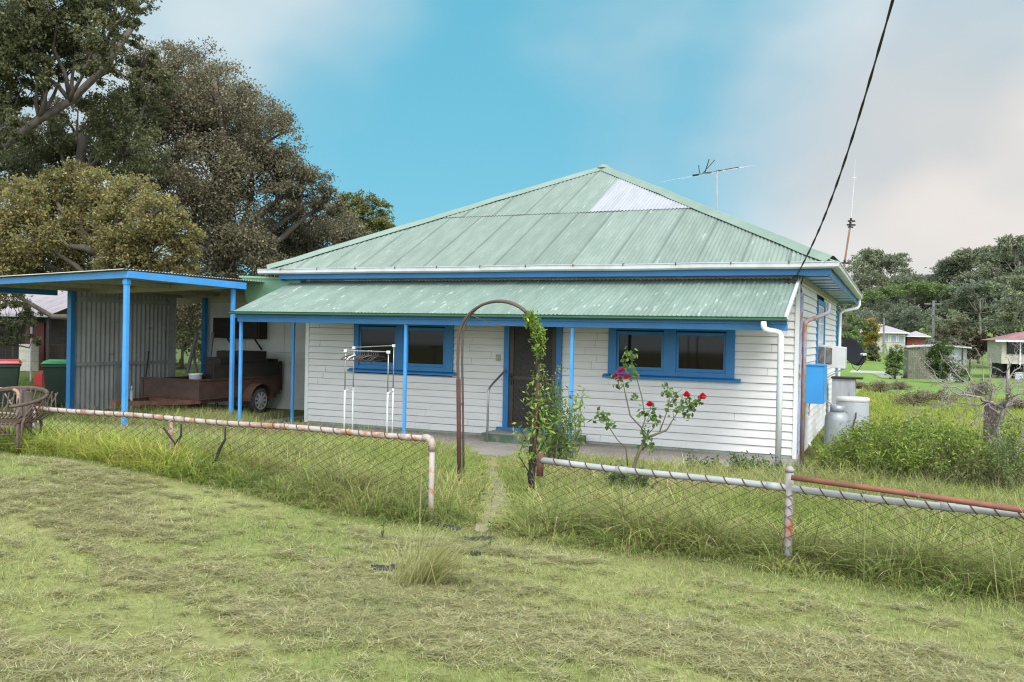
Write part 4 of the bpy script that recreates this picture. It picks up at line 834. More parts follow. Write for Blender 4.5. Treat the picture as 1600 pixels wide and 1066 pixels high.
# ================================================================== BESIDE THE SIDE WALL
mb_ = empty('meter_box', (.3, 2.6, .88), 'bright blue meter box fixed to the side wall of the cottage', 'meter box')
b = MB(); b.box((.188, 2.36, .87), (.49, 3.0, 1.53)); b.build('body', mat('sky_blue_metal', (.045, .30, .66), (.04, .26, .60), .35, (2, 2, 2), .35, .7, (.3, .4, .5), (9, 9, 9), .72, .8), mb_, bevel=.006)
b = MB(); b.box((.491, 2.37, .88), (.505, 2.99, 1.52)); b.build('door', MATS['sky_blue_metal'], mb_, bevel=.003)
b = MB(); b.box((.18, 2.34, 1.531), (.51, 3.01, 1.545)); b.build('hood', MATS['sky_blue_metal'], mb_)
ac = empty('air_conditioner', (.45, 5.3, 1.42), 'box air conditioner sticking out of the side window', 'air conditioner')
def sl3(x0, y0, z0, x1, y1, z1, k=-.09): return MB().hexa([(x0, y0, z0+k*x0), (x1, y0, z0+k*x1), (x1, y1, z0+k*x1), (x0, y1, z0+k*x0)], [(x0, y0, z1+k*x0), (x1, y0, z1+k*x1), (x1, y1, z1+k*x1), (x0, y1, z1+k*x0)])
sl3(.10, 5.05, 1.47, .70, 5.7, 1.90).build('casing', M['acwhite'], ac, bevel=.008)
for x0, x1 in ((.2, .31), (.335, .45)):
    g_ = sl3(x0, 5.035, 1.53, x1, 5.052, 1.86).build('louvre', M['doorframe'], ac)
    b = MB()
    for z in np.arange(1.55, 1.85, .022): b.v, b.f = b.v+[tuple(q) for q in sl3(x0+.008, 5.028, z, x1-.008, 5.036, z+.008).v], b.f+[tuple(i+len(b.v) for i in q) for q in sl3(0, 0, 0, 1, 1, 1).f]
    b.build('fin', M['grey'], g_)
for y in (5.1, 5.65): MB().bar((.66, y, 1.40), (.16, y, 1.10), .03, .03).build('support_bracket', M['railgrey'], ac)
dish_c = at(1331, 551, 18.6)
ds = empty('satellite_dish', dish_c, 'dark satellite dish on the side wall beside the air conditioner', 'satellite dish')
nrm = np.array([.62, -.60, .42]); nrm = nrm/np.linalg.norm(nrm)   # faces right, towards the viewer's side
e1 = np.cross(nrm, (0, 0, 1)); e1 /= np.linalg.norm(e1); e2 = np.cross(e1, nrm)
b = MB(); v = [dish_c-nrm*.03]; f = []
nr, na = 6, 30
for i in range(1, nr+1):
    r = i/nr
    for k in range(na):
        a = 2*math.pi*k/na; v.append(dish_c+e1*.29*r*math.cos(a)+e2*.33*r*math.sin(a)+nrm*(.075*r*r-.03))
for k in range(na): f.append((0, 1+k, 1+(k+1) % na))
for i in range(nr-1):
    for k in range(na): k2 = (k+1) % na; f.append((1+i*na+k, 1+(i+1)*na+k, 1+(i+1)*na+k2, 1+i*na+k2))
b.add(v, f); o = b.build('reflector', M['blackmetal'], ds); s_ = o.modifiers.new('thick', 'SOLIDIFY'); s_.thickness = .012
for p_ in o.data.polygons: p_.use_smooth = True
tip = dish_c+nrm*.34-e2*.20
b = MB(); b.tube([dish_c-e2*.31+nrm*.03, tip], .011, 7); b.tube([dish_c-nrm*.03, dish_c-nrm*.14, (.16, dish_c[1]+.08, dish_c[2]-.12)], .02, 8); b.tube([dish_c-nrm*.12, dish_c-nrm*.1-e2*.3, dish_c-nrm*.02-e2*.42, tip-np.array([0, 0, .12]), tip], .006, 6); b.build('arm', M['blackmetal'], ds)
b = MB(); b.tube([tip-nrm*.0, tip-nrm*.10+e2*.05], .03, 10); b.tube([tip+e1*.05, tip+e1*.05-nrm*.08+e2*.04], .024, 10); b.build('feedhorn', M['acwhite'], ds)
c0 = at(1320, 697, 15.0); cx_, cy_ = .70, 2.75; cz_ = g1(cx_, cy_)
gc = empty('gas_cylinder', (cx_, cy_, cz_), 'grey gas cylinder standing against the side of the cottage', 'gas cylinder')
b = MB(); b.lathe((cx_, cy_, cz_), [(.16, 0), (.165, .06), (.2, .09), (.205, .15), (.205, .86), (.195, .93), (.15, 1.0), (.05, 1.03)], 26); b.build('body', M['cyl'], gc, smooth=True)
b = MB(); b.lathe((cx_, cy_, cz_), [(.12, 1.0), (.12, 1.13), (.11, 1.13), (.11, 1.0)], 22); b.build('collar', M['cyl'], gc, smooth=True)
b = MB(); b.tube([(cx_, cy_, cz_+1.03), (cx_, cy_, cz_+1.1)], .02, 8); b.tube([(cx_-.05, cy_, cz_+1.09), (cx_+.05, cy_, cz_+1.09)], .014, 8); b.build('valve', M['railgrey'], gc)
b = MB(); b.tube([(cx_-.03, cy_, cz_+1.09), (.35, 3.0, 1.02), (.24, 3.3, .95), (.17, 3.5, .75), (.16, 3.6, .55)], .012, 7); b.build('hose', M['railgrey'], gc)
hx, hy = .87, 4.75; hz = g1(hx, hy)
hw = empty('hot_water_heater', (hx, hy, hz), 'grey cylindrical hot water heater behind the gas cylinder', 'water heater')
ht = .87-hz
b = MB(); b.lathe((hx, hy, hz), [(.30, 0), (.305, .02), (.305, ht-.11), (.30, ht-.1), (.30, ht-.08)], 30); b.build('body', M['grey'], hw, smooth=True)
b = MB(); b.lathe((hx, hy, hz), [(.302, ht-.079), (.31, ht-.07), (.31, ht-.015), (.29, ht), (.02, ht+.01)], 30); b.build('lid', M['acwhite'], hw, smooth=True)
for x_ in (.08, -.1):
    b = MB(); d0 = np.array([hx+x_, hy-.30, 0]); b.tube([d0+[0, .02, hz+ht-.28], d0+[0, -.03, hz+ht-.29], d0+[.0, -.035, hz+ht-.36], d0+[-.04, -.035, hz+ht-.48], d0+[-.04, -.035, hz+.15]], .011, 7); b.build('pipe', M['cable'], hw, smooth=True)
mc = at(1322, 615, 20.5); mz = g1(mc[0], mc[1])
cb_ = empty('metal_cabinet', (mc[0], mc[1], mz), 'rust streaked old metal cabinet at the rear corner of the cottage', 'cabinet')
b = MB(); b.box((mc[0]-.30, mc[1]-.3, mz), (mc[0]+.2, mc[1]+.3, 1.08)); b.build('body', mat('streaked_white_metal', (.42, .43, .46), (.34, .34, .37), .6, (5, 5, 1.2), .35, .7, (.24, .13, .09), (9, 9, 1.2), .55, .7), cb_, bevel=.01)
b = MB(); b.box((mc[0]-.33, mc[1]-.34, 1.082), (mc[0]+.36, mc[1]+.34, 1.115)); b.build('top', M['darkwood'], cb_)

# ================================================================== AERIALS AND CABLE
m0 = at(1122, 345, 21.2); m1 = at(1120, 268, 21.2)
ta = empty('tv_antenna', m0, 'television antenna on a thin mast behind the right roof slope', 'antenna')
b = MB(); b.tube([m0-np.array([0, 0, .9]), m1], .018, 8); b.build('mast', M['railgrey'], ta, smooth=True)
bd = np.array([.35, .75, .2]); bd /= np.linalg.norm(bd); el = np.cross(bd, (0, 0, 1)); el /= np.linalg.norm(el)
b = MB(); b.tube([m1-bd*.9, m1+bd*.9], .014, 6); b.tube([m1-bd*.7+np.array([0, 0, .02]), m1-bd*.75+np.array([0, 0, .22])], .01, 6); b.tube([m1-bd*.5, at(1108, 249, 20.9)], .012, 6); b.tube([m1-bd*.6, at(1117, 250, 20.8)], .01, 6); b.build('boom', M['darkwood'], ta)
for k, (o_, l) in enumerate(((-.85, 1.15), (-.35, .85), (.1, .7), (.5, .62), (.8, .55))):
    c = m1+bd*o_; b = MB(); b.tube([c-el*l+np.array([0, 0, -.05]), c, c+el*l], .0022, 5); b.build('element', M['white'], ta)
    b = MB(); b.tube([c-el*.09, c+el*.09], .022, 6); b.build('insulator', M['darkwood'], ta)
u0, u1, u2 = at(1317, 428, 21), at(1330, 343, 21), at(1335, 278, 21)
M['polebrown'] = mat('rusty_pole', (.23, .13, .09), (.16, .085, .06), .8, (9, 9, 3))
ua = empty('whip_aerial', u0, 'rusty whip aerial pole at the right gutter corner', 'antenna')
b = MB(); b.tube([u0+np.array([-.12, 0, -.25]), u0, u1], .022, 8); b.build('pole', M['polebrown'], ua, smooth=True)
b = MB(); b.tube([u1, u2], .0035, 5); b.tube([u2-rt*.05, u2+rt*.05], .005, 5); b.tube([u2, u2+np.array([.01, 0, .45])], .0022, 5); b.build('whip', M['white'], ua)
b = MB()
for t, l in ((.97, .1), (.9, .12), (.86, .07), (.2, .1)):
    c = u0+(u1-u0)*t; b.tube([c-rt*l*.7, c+rt*l], .022, 6)
    b.tube([c, c+np.array([0, 0, .07])], .03, 6)
b.build('bracket', M['darkwood'], ua)
k0 = at(1243, 434, 14.35); far_ = at(1400, -10, 9.2); k3 = at(1437, -150, 7.7); b = MB(); pts = []
for t in np.linspace(0, 1, 40):
    q = k0+(k3-k0)*t; q = q-np.array([0, 0, .42*math.sin(math.pi*t)*1.0]); pts.append(q)
b.tube(pts, .010, 7); n_ = len(pts)
for s in (0, math.pi): b.tube([p_+.009*math.cos(k*1.3+s)*rt+.009*math.sin(k*1.3+s)*np.array([0, .6, .6]) for k, p_ in enumerate(pts)], .008, 5)
b.build('power_cable', M['cable'], None, smooth=True, label='thick black power cable rising from the cottage eave to the top of the photo', cat='cable')
ib = empty('cable_bracket', k0, 'grey insulator bracket with taped cable ends under the cottage eave', 'bracket')
b = MB(); b.lathe(k0+np.array([0, .02, -.16]), [(.035, 0), (.055, .01), (.055, .07), (.035, .08), (.055, .09), (.055, .15), (.03, .16)], 14); b.box(k0+np.array([-.04, .05, -.2]), k0+np.array([.04, .3, -.12])); b.build('insulator', M['grey'], ib)
b = MB()
for q in ((-.2, 0, -.12), (-.16, -.02, -.18), (-.05, -.03, -.25), (.03, -.02, -.26)): b.tube([k0, k0+np.array(q)*.5+np.array([0, -.04, -.02]), k0+np.array(q)], [.028, .03, .018], 7)
b.tube([k0+np.array([.03, -.02, .1]), k0+np.array([0, -.03, -.05])], .035, 8); b.build('taped_tail', M['cable'], ib)

# ================================================================== TREES
def puff_leaves(c, r, n, rng, shell=.55, clump=.16, ncl=None, gap=.25):
    """leaf positions in clumps spread through the outer volume of a puff"""
    ncl = ncl or max(10, int(n/55)); d = rng.normal(size=(ncl, 3)); d /= np.linalg.norm(d, axis=1)[:, None]
    rr = rng.uniform(shell**3, 1.1, ncl)**(1/3); cc = np.array(c)+d*rr[:, None]*np.array(r)*(1+rng.normal(0, .07, (ncl, 1)))
    wts = rng.gamma(1.6, 1., ncl); wts[rng.random(ncl) < gap] = 0; wts = wts/wts.sum(); i = rng.choice(ncl, n, p=wts)
    return cc[i]+rng.normal(0, 1, (n, 3))*np.mean(r)*clump*np.array([1, 1, .7]), cc
def tree(name, label, base, trunk_pts, tr, puffs, nleaf, size, pal, seed, group=None, bark='bark', asp=.55, gap=.25, clump=.16, cat='tree', shell=.55):
    rng = np.random.default_rng(seed); base = np.array(base, float)
    e = empty(name, base, label, cat, group); b = MB()
    tp = [np.array(p, float) for p in trunk_pts]
    b.tube(tp, list(np.linspace(tr, tr*.45, len(tp))), 10)
    Pl = []; Cl = []; tot = sum(p[1][0]*p[1][2] for p in puffs)
    for c, r in puffs:
        c = np.array(c); r = np.array(r); n = int(nleaf*r[0]*r[2]/tot); P, cc = puff_leaves(c, r, n, rng, gap=gap, clump=clump, shell=shell); Pl.append(P)
        tone = rng.normal(1, .10); cols = pick(n, *pal, amt=.2, rng=rng)*tone; Cl.append(cols)
        dist = [np.linalg.norm(c-q) for q in tp]; k = int(np.argmin(dist)); k = max(0, min(k, len(tp)-1)-(1 if k > 1 else 0)); s = tp[k]
        mid = (s+c)/2+rng.normal(0, .06, 3)*np.linalg.norm(c-s)+np.array([0, 0, -.08*np.linalg.norm(c-s)])
        b.tube([s, (s+mid)/2+rng.normal(0, .03, 3)*np.linalg.norm(c-s), mid, (mid+c)/2+rng.normal(0, .04, 3)*np.linalg.norm(c-s), c], [tr*.42, tr*.34, tr*.27, tr*.19, tr*.10], 6)
        for q in cc[rng.choice(len(cc), min(len(cc), 7), replace=False)]:
            m_ = (c+q)/2+rng.normal(0, .08, 3)*r; b.tube([mid+(c-mid)*.7, m_, q], [tr*.11, tr*.07, tr*.03], 5)
    b.build('trunk', M[bark], e, smooth=True)
    P = np.concatenate(Pl); V, C = leafcloud(P, size, np.concatenate(Cl), asp=asp, rng=rng)
    link_mesh('crown', V, quads(len(V)//4), M['leaf'], e, cols=np.clip(C, .004, .9))
    return e
def pf(lst, d, seed=0, sc=1., dj=1.6):
    rg = np.random.default_rng(seed); out = []
    for q in lst:
        x, y, r = q[:3]; dd = d+rg.uniform(-dj, dj)+(q[3] if len(q) > 3 else 0); m = r*sc/FPX*dd; out.append((at(x, y, dd), (m*1.08, m*1.08, m*.92)))
    return out
DARK = ([(0.184, 0.159, 0.098), (0.234, 0.204, 0.123), (0.140, 0.124, 0.079), (0.296, 0.257, 0.162)], [4, 3, 3, 1.2])
OLIVE = ([(0.250, 0.215, 0.082), (0.317, 0.264, 0.103), (0.182, 0.169, 0.070), (0.392, 0.288, 0.109), (0.223, 0.239, 0.096)], [4, 3, 2.4, .8, 2])
MIDG = ([(.138, .144, .070), (.186, .186, .086), (.098, .103, .054), (.240, .228, .108)], [4, 3, 2.5, 1])
bz = lambda p: np.array([p[0], p[1], g1(p[0], p[1])-.2])
d = 31; tb = bz(at(360, 560, d))
tree('broadleaf_tree', 'large dark olive tree with a rounded crown right behind the carport', tb, [tb, at(357, 480, d), at(352, 400, d), at(350, 300, d), at(345, 200, d), at(335, 130, d)], .42,
     pf([(255, 115, 48), (300, 120, 52), (345, 150, 50), (392, 180, 46), (425, 215, 44), (300, 190, 60), (360, 215, 55), (440, 262, 40), (395, 265, 48), (330, 270, 60), (265, 240, 58), (475, 292, 38), (445, 305, 30), (508, 318, 27), (350, 335, 58), (300, 330, 55), (372, 385, 50), (330, 410, 52), (410, 405, 40), (262, 160, 40), (285, 470, 45), (330, 480, 40), (240, 480, 40, 3)], d, 1), 125000, .10, DARK, 41, gap=.22)
d = 34; tb = bz(at(475, 560, d))
tree('broadleaf_tree', 'low dark tree showing between the carport roof and the left end of the cottage roof', tb, [tb, at(475, 480, d), at(478, 420, d), at(485, 370, d)], .3,
     pf([(440, 350, 36), (478, 345, 38), (515, 345, 32), (545, 365, 30), (450, 392, 40), (500, 395, 42), (540, 400, 34), (570, 402, 26), (425, 395, 34), (405, 345, 16), (500, 430, 34), (450, 430, 34)], d, 2), 42000, .10, DARK, 42, gap=.2)
d = 24; tb = bz(at(-75, 560, d))
tree('broadleaf_tree', 'tall green tree with long bare limbs at the upper left corner', tb, [tb, at(-70, 420, d), at(-62, 300, d), at(0, 232, d), at(62, 186, d), at(110, 158, d), at(165, 105, d), at(205, 45, d)], .17,
     pf([(20, 20, 52), (75, 5, 46), (130, -5, 45), (180, 10, 36), (210, -12, 32), (50, 60, 36), (110, 45, 38), (160, 55, 34), (196, 48, 24), (140, 88, 26), (10, 105, 30), (-40, 40, 60), (5, 165, 30), (-60, 140, 60), (25, 75, 40), (85, 70, 34), (60, 110, 26), (110, 108, 24), (40, 150, 24), (72, 128, 18), (10, 195, 26), (165, 85, 30), (-20, 90, 50), (60, -60, 60), (150, -70, 60), (-30, -80, 70), (35, 130, 18), (165, 115, 22), (-70, 240, 50)], d, 3), 105000, .095, MIDG, 43, gap=.22, clump=.15)
d = 28; tb = bz(at(120, 560, d))
tree('broadleaf_tree', 'thin dark tree filling the gap below the bare limbs on the left', tb, [tb, at(122, 470, d), at(118, 380, d), at(122, 290, d), at(130, 210, d)], .3,
     pf([(30, 225, 40), (78, 215, 36), (120, 190, 40), (170, 180, 40), (212, 175, 40), (235, 130, 34), (150, 235, 42), (205, 232, 44), (100, 262, 40), (50, 270, 40), (230, 285, 40), (0, 275, 40), (225, 90, 22)], d, 4), 48000, .10, MIDG, 44, gap=.38, clump=.17)
d = 22; tb = bz(at(150, 560, d))
tree('broadleaf_tree', 'yellowish olive leafy tree standing over the carport roof', tb, [tb, at(152, 500, d), at(155, 450, d), at(158, 400, d), at(160, 350, d)], .26,
     pf([(70, 300, 38), (118, 282, 32), (160, 290, 36), (205, 305, 36), (245, 330, 36), (276, 362, 30), (296, 380, 20), (20, 320, 42), (40, 365, 48), (95, 345, 46), (150, 345, 46), (200, 360, 46), (250, 390, 36), (20, 410, 42), (80, 405, 44), (140, 408, 44), (195, 410, 40), (285, 405, 24), (-30, 370, 50), (-20, 430, 50), (235, 425, 26)], d, 5, dj=1.), 85000, .082, OLIVE, 45, gap=.2, shell=.6)
d = 60; tb = bz(at(572, 470, d))
tree('eucalypt_tree', 'small pale yellow green tree beyond the left end of the cottage roof', tb, [tb, at(572, 420, d), at(574, 380, d), at(572, 345, d)], .22,
     pf([(548, 322, 18), (570, 318, 17), (590, 335, 17), (562, 342, 20), (595, 352, 14), (582, 362, 18), (550, 362, 22), (540, 345, 16)], d, 6, 1.25), 15000, .17, ([(.17, .18, .06), (.23, .22, .07), (.11, .12, .05)], [4, 3, 2]), 46, bark='palebark', gap=.3)
# tree and shrub by the neighbour's house on the far left
d = 25; tb = bz(at(20, 575, d))
tree('garden_shrub', 'dark leafy shrub with bare stems in front of the neighbouring house', tb, [tb, at(22, 540, d), at(24, 505, d)], .06,
     pf([(10, 490, 22), (35, 482, 22), (55, 500, 18), (0, 520, 24), (30, 515, 20), (52, 530, 14), (-25, 500, 26), (15, 470, 18)], d, 7), 4500, .09, MIDG, 47, gap=.35, cat='shrub')
for k, (px, py, d, lab) in enumerate(((285, 545, 40, 'leafy bush seen through the open back of the carport'), (330, 540, 44, 'dark bush far behind the white annex wall of the cottage'))):
    tb = bz(at(px, py, d)); tree('bush', lab, tb, [tb, tb+np.array([0, 0, 1.2]), tb+np.array([0, 0, 2.2])], .08, [(tb+np.array([a, c, z]), (1.3, 1.3, 1.0)) for a, c, z in ((0, 0, 1.2), (1.2, .3, 2.3), (-1.1, 0, 2.0), (.2, .2, 3.2), (-.6, .5, 4.0), (1.5, 0, 3.6))], 7000, .16, MIDG, 50+k, gap=.25, cat='bush')

# neighbouring house far left
d = 37; c0 = at(20, 575, d); nh = np.array([c0[0], c0[1], g1(c0[0], c0[1])]); ex = np.array([.97, .24, 0]); ey_ = np.array([-.24, .97, 0])
nh_e = empty('neighbour_house', nh, 'dark brown house with a mauve metal roof behind the bins', 'house')
NP = lambda a, c, z: nh+ex*a+ey_*c+np.array([0, 0, z])
def npoly(b, a0, c0, z0, a1, c1, z1): b.hexa([NP(a0, c0, z0), NP(a1, c0, z0), NP(a1, c1, z0), NP(a0, c1, z0)], [NP(a0, c0, z1), NP(a1, c0, z1), NP(a1, c1, z1), NP(a0, c1, z1)]); return b
npoly(MB(), -7, 0, -.5, 2.4, 6, 2.35).build('wall', mat('dark_brown_wall', (.030, .022, .02), (.045, .03, .026), .8, (2, 2, 9), .4, .6), nh_e)
M['mauve'] = mat('mauve_roof', (.34, .29, .31), (.27, .23, .25), .6, (5, 1, 1), .35, .7, attr=True)
rs = math.hypot(3.6, 1.1); corr('roof', M['mauve'], NP(0, -1.6, 2.33), ex, (ey_*3.6+np.array([0, 0, 1.1]))/rs, -7.6, 3.0, 0, rs*1.25, nh_e, pitch=.2, amp=.02, seed=71)
b = MB(); b.hexa([NP(-7.6, 2.9, 3.64), NP(3, 2.9, 3.64), NP(3, 7, 2.3), NP(-7.6, 7, 2.3)], [NP(-7.6, 2.9, 3.70), NP(3, 2.9, 3.70), NP(3, 7, 2.36), NP(-7.6, 7, 2.36)]); b.build('roof', M['mauve'], nh_e, cols=np.ones((8, 3)))
npoly(MB(), -7.6, -1.68, 2.22, 3, -1.6, 2.34).build('gutter', M['tin'], nh_e, cols=np.ones((8, 3)))
for a in (-6, -3, .0, 2.8):
    npoly(MB(), a-.06, -1.5, -.5, a+.06, -1.38, 2.25).build('veranda_post', M['darkwood'], nh_e)
npoly(MB(), .6, -.06, .0, 1.5, -.005, 2.0).build('door', mat('dark_red_paint', (.16, .02, .018), (.12, .02, .016), .5, (2, 2, 2)), nh_e)
npoly(MB(), 1.1, -1.0, -.4, 1.7, -.6, 1.1).build('pillar', M['cream'], nh_e)
npoly(MB(), -4.5, -.06, .9, -3, -.005, 1.9).build('window', M['glass'], nh_e)
p = at(49, 535, 29); b = MB(); b.tube([(p[0], p[1], g1(p[0], p[1])-.2), (p[0], p[1], 2.2)], .035, 8); b.build('pipe_post', M['railgrey'], None, label='thin grey pipe post behind the gap between the two bins', cat='post')
p, q = at(-40, 540, 30), at(110, 540, 29); b = MB()
for z in (.35, .7, 1.05, 1.3): b.tube([(p[0], p[1], z), (q[0], q[1], z)], .004, 4)
for t in np.linspace(0, 1, 34): r = p+(q-p)*t; b.tube([(r[0], r[1], .2), (r[0], r[1], 1.3)], .0025, 4)
b.build('wire_fence', M['wire'], None, label='thin wire fence behind the bins on the far left', cat='fence')
# oddments leaning there: an old white frame
# ================================================================== FAR SIDE: HOUSES, SHED, POLES
def house_far(name, label, c, a, L, Wd, hw, hr, floor, wallm, roofm, cat='house', over=.5):
    ex = np.array([math.cos(a), math.sin(a), 0]); ey = np.array([-math.sin(a), math.cos(a), 0]); c = np.array(c, float); e = empty(name, c, label, cat)
    Q = lambda u, v, z: c+ex*u+ey*v+np.array([0, 0, z])
    def bx(b, u0, v0, z0, u1, v1, z1): b.hexa([Q(u0, v0, z0), Q(u1, v0, z0), Q(u1, v1, z0), Q(u0, v1, z0)], [Q(u0, v0, z1), Q(u1, v0, z1), Q(u1, v1, z1), Q(u0, v1, z1)]); return b
    bx(MB(), -L/2, -Wd/2, floor, L/2, Wd/2, floor+hw).build('wall', wallm, e)
    z0 = floor+hw; o = over; r = min(L, Wd)/2; b = MB(); A_, B_ = L/2+o, Wd/2+o; k = max(0, A_-B_)
    b.add([Q(-A_, -B_, z0), Q(A_, -B_, z0), Q(A_, B_, z0), Q(-A_, B_, z0), Q(-k-.01, 0, z0+hr), Q(k+.01, 0, z0+hr)], [(0, 1, 5, 4), (1, 2, 5), (2, 3, 4, 5), (3, 0, 4), (3, 2, 1, 0)])
    b.build('roof', roofm, e)
    bx(MB(), -A_, -B_-.06, z0-.12, A_, -B_, z0+.02).build('gutter', M['white'], e)
    return e, Q, bx
WH = at(1373, 552, 118); WH[2] = g1(WH[0], WH[1])
M['cwall'] = mat('cream_house_wall', (.50, .45, .375), (.44, .39, .33), .7, (1, 1, 3)); M['pinkroof'] = mat('pale_pink_roof', (.37, .33, .345), (.32, .29, .30), .5, (2, 2, 2)); M['redroof'] = mat('faded_red_roof', (.30, .13, .135), (.25, .105, .11), .55, (2, 2, 2), .35, .7, (.33, .19, .18), (1, 1, 1), .6, .75)
e, Q, bx = house_far('cream_house', 'cream house with a pale pink grey hip roof beside the short pole', WH, .04, 6.2, 6, 2.2, 1.2, .3, M['cwall'], M['pinkroof'])
for u in (.75, 1.7, 2.6):
    f = bx(MB(), u-.4, -3.06, 1.25, u+.4, -3.005, 2.2).build('window', M['white'], e); bx(MB(), u-.32, -3.08, 1.32, u+.32, -3.062, 2.13).build('pane', mat('pale_pane%d' % int(u*10), (.25, .30, .33), None, .1), f)
bx(MB(), -1.3, -3.07, .3, -.5, -3.005, 2.2).build('door', M['darkwood'], e)
bx(MB(), -3.1, -3.0, -1.0, 3.1, 3.0, .295).build('base', M['slab'], e)
e2, Q2, bx2 = house_far('lean_to_shed', 'small brick red outbuilding at the right end of the cream house', Q(4.6, 1.5, 0), .04, 2.4, 4, 1.6, .7, .5, mat('brick_red_wall', (.26, .07, .06), (.2, .06, .05), .7, (2, 2, 2)), M['pinkroof'], 'shed')
bx2(MB(), -1.2, -2., -1, 1.2, 2, .49).build('base', M['slab'], e2)
SC = at(1460, 590, 63); SC[2] = g1(SC[0], SC[1]); sh = empty('farm_shed', SC, 'low olive grey farm shed with a thin pale roof in the mown paddock', 'shed')
M['olive'] = mat('olive_shed_wall', (.165, .16, .105), (.13, .125, .085), .7, (3, 3, 1), attr=True); M['pwall'] = mat('pale_shed_wall', (.5, .5, .52), (.42, .42, .44), .6, (1, 1, 1))
sx = np.array([.995, .1, 0]); sy = np.array([-.1, .995, 0]); SQ = lambda u, v, z: SC+sx*u*.8+sy*v*.8+np.array([0, 0, z])
def sbox(u0, v0, z0, u1, v1, z1, z1b=None):
    zb = z1 if z1b is None else z1b; return MB().hexa([SQ(u0, v0, z0), SQ(u1, v0, z0), SQ(u1, v1, z0), SQ(u0, v1, z0)], [SQ(u0, v0, z1), SQ(u1, v0, zb), SQ(u1, v1, zb), SQ(u0, v1, z1)])
corr('wall', M['olive'], SQ(0, -2, 0), sx*.8, (0, 0, 1), -2.45, .75, -.3, lambda u: 2.25+.06*(u+2.4), sh, pitch=.15, amp=.02, seed=81, per=5)
sbox(.8, -1.6, -.3, 2.3, 1.8, 2.3).build('wall', M['pwall'], sh, label='pale end wall'); sbox(-2.4, -1.9, -.3, .8, 1.8, 2.25, 2.4).build('wall', M['olive'], sh, cols=np.ones((8, 3)))
b = MB(); b.hexa([SQ(-2.6, -2.2, 2.26), SQ(.1, -2.2, 2.43), SQ(.1, 2.1, 2.43), SQ(-2.6, 2.1, 2.26)], [SQ(-2.6, -2.2, 2.36), SQ(.1, -2.2, 2.53), SQ(.1, 2.1, 2.53), SQ(-2.6, 2.1, 2.36)])
b.hexa([SQ(.1, -2.2, 2.43), SQ(2.6, -2.2, 2.30), SQ(2.6, 2.1, 2.30), SQ(.1, 2.1, 2.43)], [SQ(.1, -2.2, 2.53), SQ(2.6, -2.2, 2.40), SQ(2.6, 2.1, 2.40), SQ(.1, 2.1, 2.53)]); b.build('roof', M['pwall'], sh)
for u, v in ((2.5, -2.0), (2.5, 1.9), (1.9, -2.0)): sbox(u-.06, v-.06, -.4, u+.06, v+.06, 2.3).build('post', M['darkwood'], sh)
RH = at(1628, 588, 67); RH[2] = g1(RH[0], RH[1])
e, Q, bx = house_far('stilt_house', 'cream house on stilts with a faded red roof at the right edge of the photo', RH, .06, 6.6, 6.5, 1.75, 1.05, 1.15, M['cwall'], M['redroof'])
for k in range(6):
    u = -2.55+k*.92; f = bx(MB(), u-.42, -3.34, 1.9, u+.42, -3.255, 2.82).build('window', M['darkwood'], e); bx(MB(), u-.36, -3.36, 1.96, u+.36, -3.342, 2.76).build('pane', M['glass'], f); bx(MB(), u+.42, -3.37, 1.1, u+.5, -3.252, 2.85).build('veranda_post', M['white'], e)
for k in range(5):
    for v in (-3.1, 0, 3.1): u = -2.8+k*1.4; bx(MB(), u-.08, v-.08, -.6, u+.08, v+.08, 1.145).build('stump', M['cream'] if v < -3 else M['darkwood'], e)
bx(MB(), -3, -2.0, -.4, 3, 2.8, 1.1).build('underfloor', M['dark'], e); bx(MB(), -2.4, -3.5, -.3, .2, -3.42, .55).build('skirt_panel', M['pwall'], e); bx(MB(), .25, -3.5, -.3, 3.3, -3.42, .5).build('skirt_panel', M['grey'], e)
bx(MB(), -.2, -3.33, 1.2, .4, -3.26, 1.85).build('door', M['grey'], e)
for (px, y0, y1, d, r, nm, lab) in ((1381, 548, 497, 108, .14, 'timber_pole', 'short pale timber pole in front of the cream house'), (1458.5, 542, 470, 96, .17, 'power_pole', 'tall grey power pole between the cream house and the shed')):
    a, c = at(px, y0, d), at(px, y1, d); b = MB(); b.tube([(a[0], a[1], g1(a[0], a[1])-.5), c], [r, r*.75], 8)
    if nm == 'power_pole': b.bar(c+np.array([-.9, 0, -.35]), c+np.array([.9, .2, -.35]), .12, .12); b.tube([c+np.array([0, -.2, -1.6]), c+np.array([0, -.2, -1.0])], .16, 8)
    b.build(nm, M['greywood'], None, label=lab, cat='pole')
for (xa, ya, da, xb, yb, db, lab) in ((1310, 497, 60, 1458, 473, 96, 'upper thin power line running to the tall grey pole'), (1330, 503, 64, 1458, 483, 96, 'lower thin power line running to the tall grey pole'), (1458, 473, 96, 1700, 490, 100, 'thin power line leaving the tall grey pole to the right')):
    a, c = at(xa, ya, da), at(xb, yb, db); b = MB(); b.tube([a+(c-a)*t-np.array([0, 0, .9*math.sin(math.pi*t)]) for t in np.linspace(0, 1, 14)], .022, 5); b.build('power_line', M['cable'], None, label=lab, cat='cable')

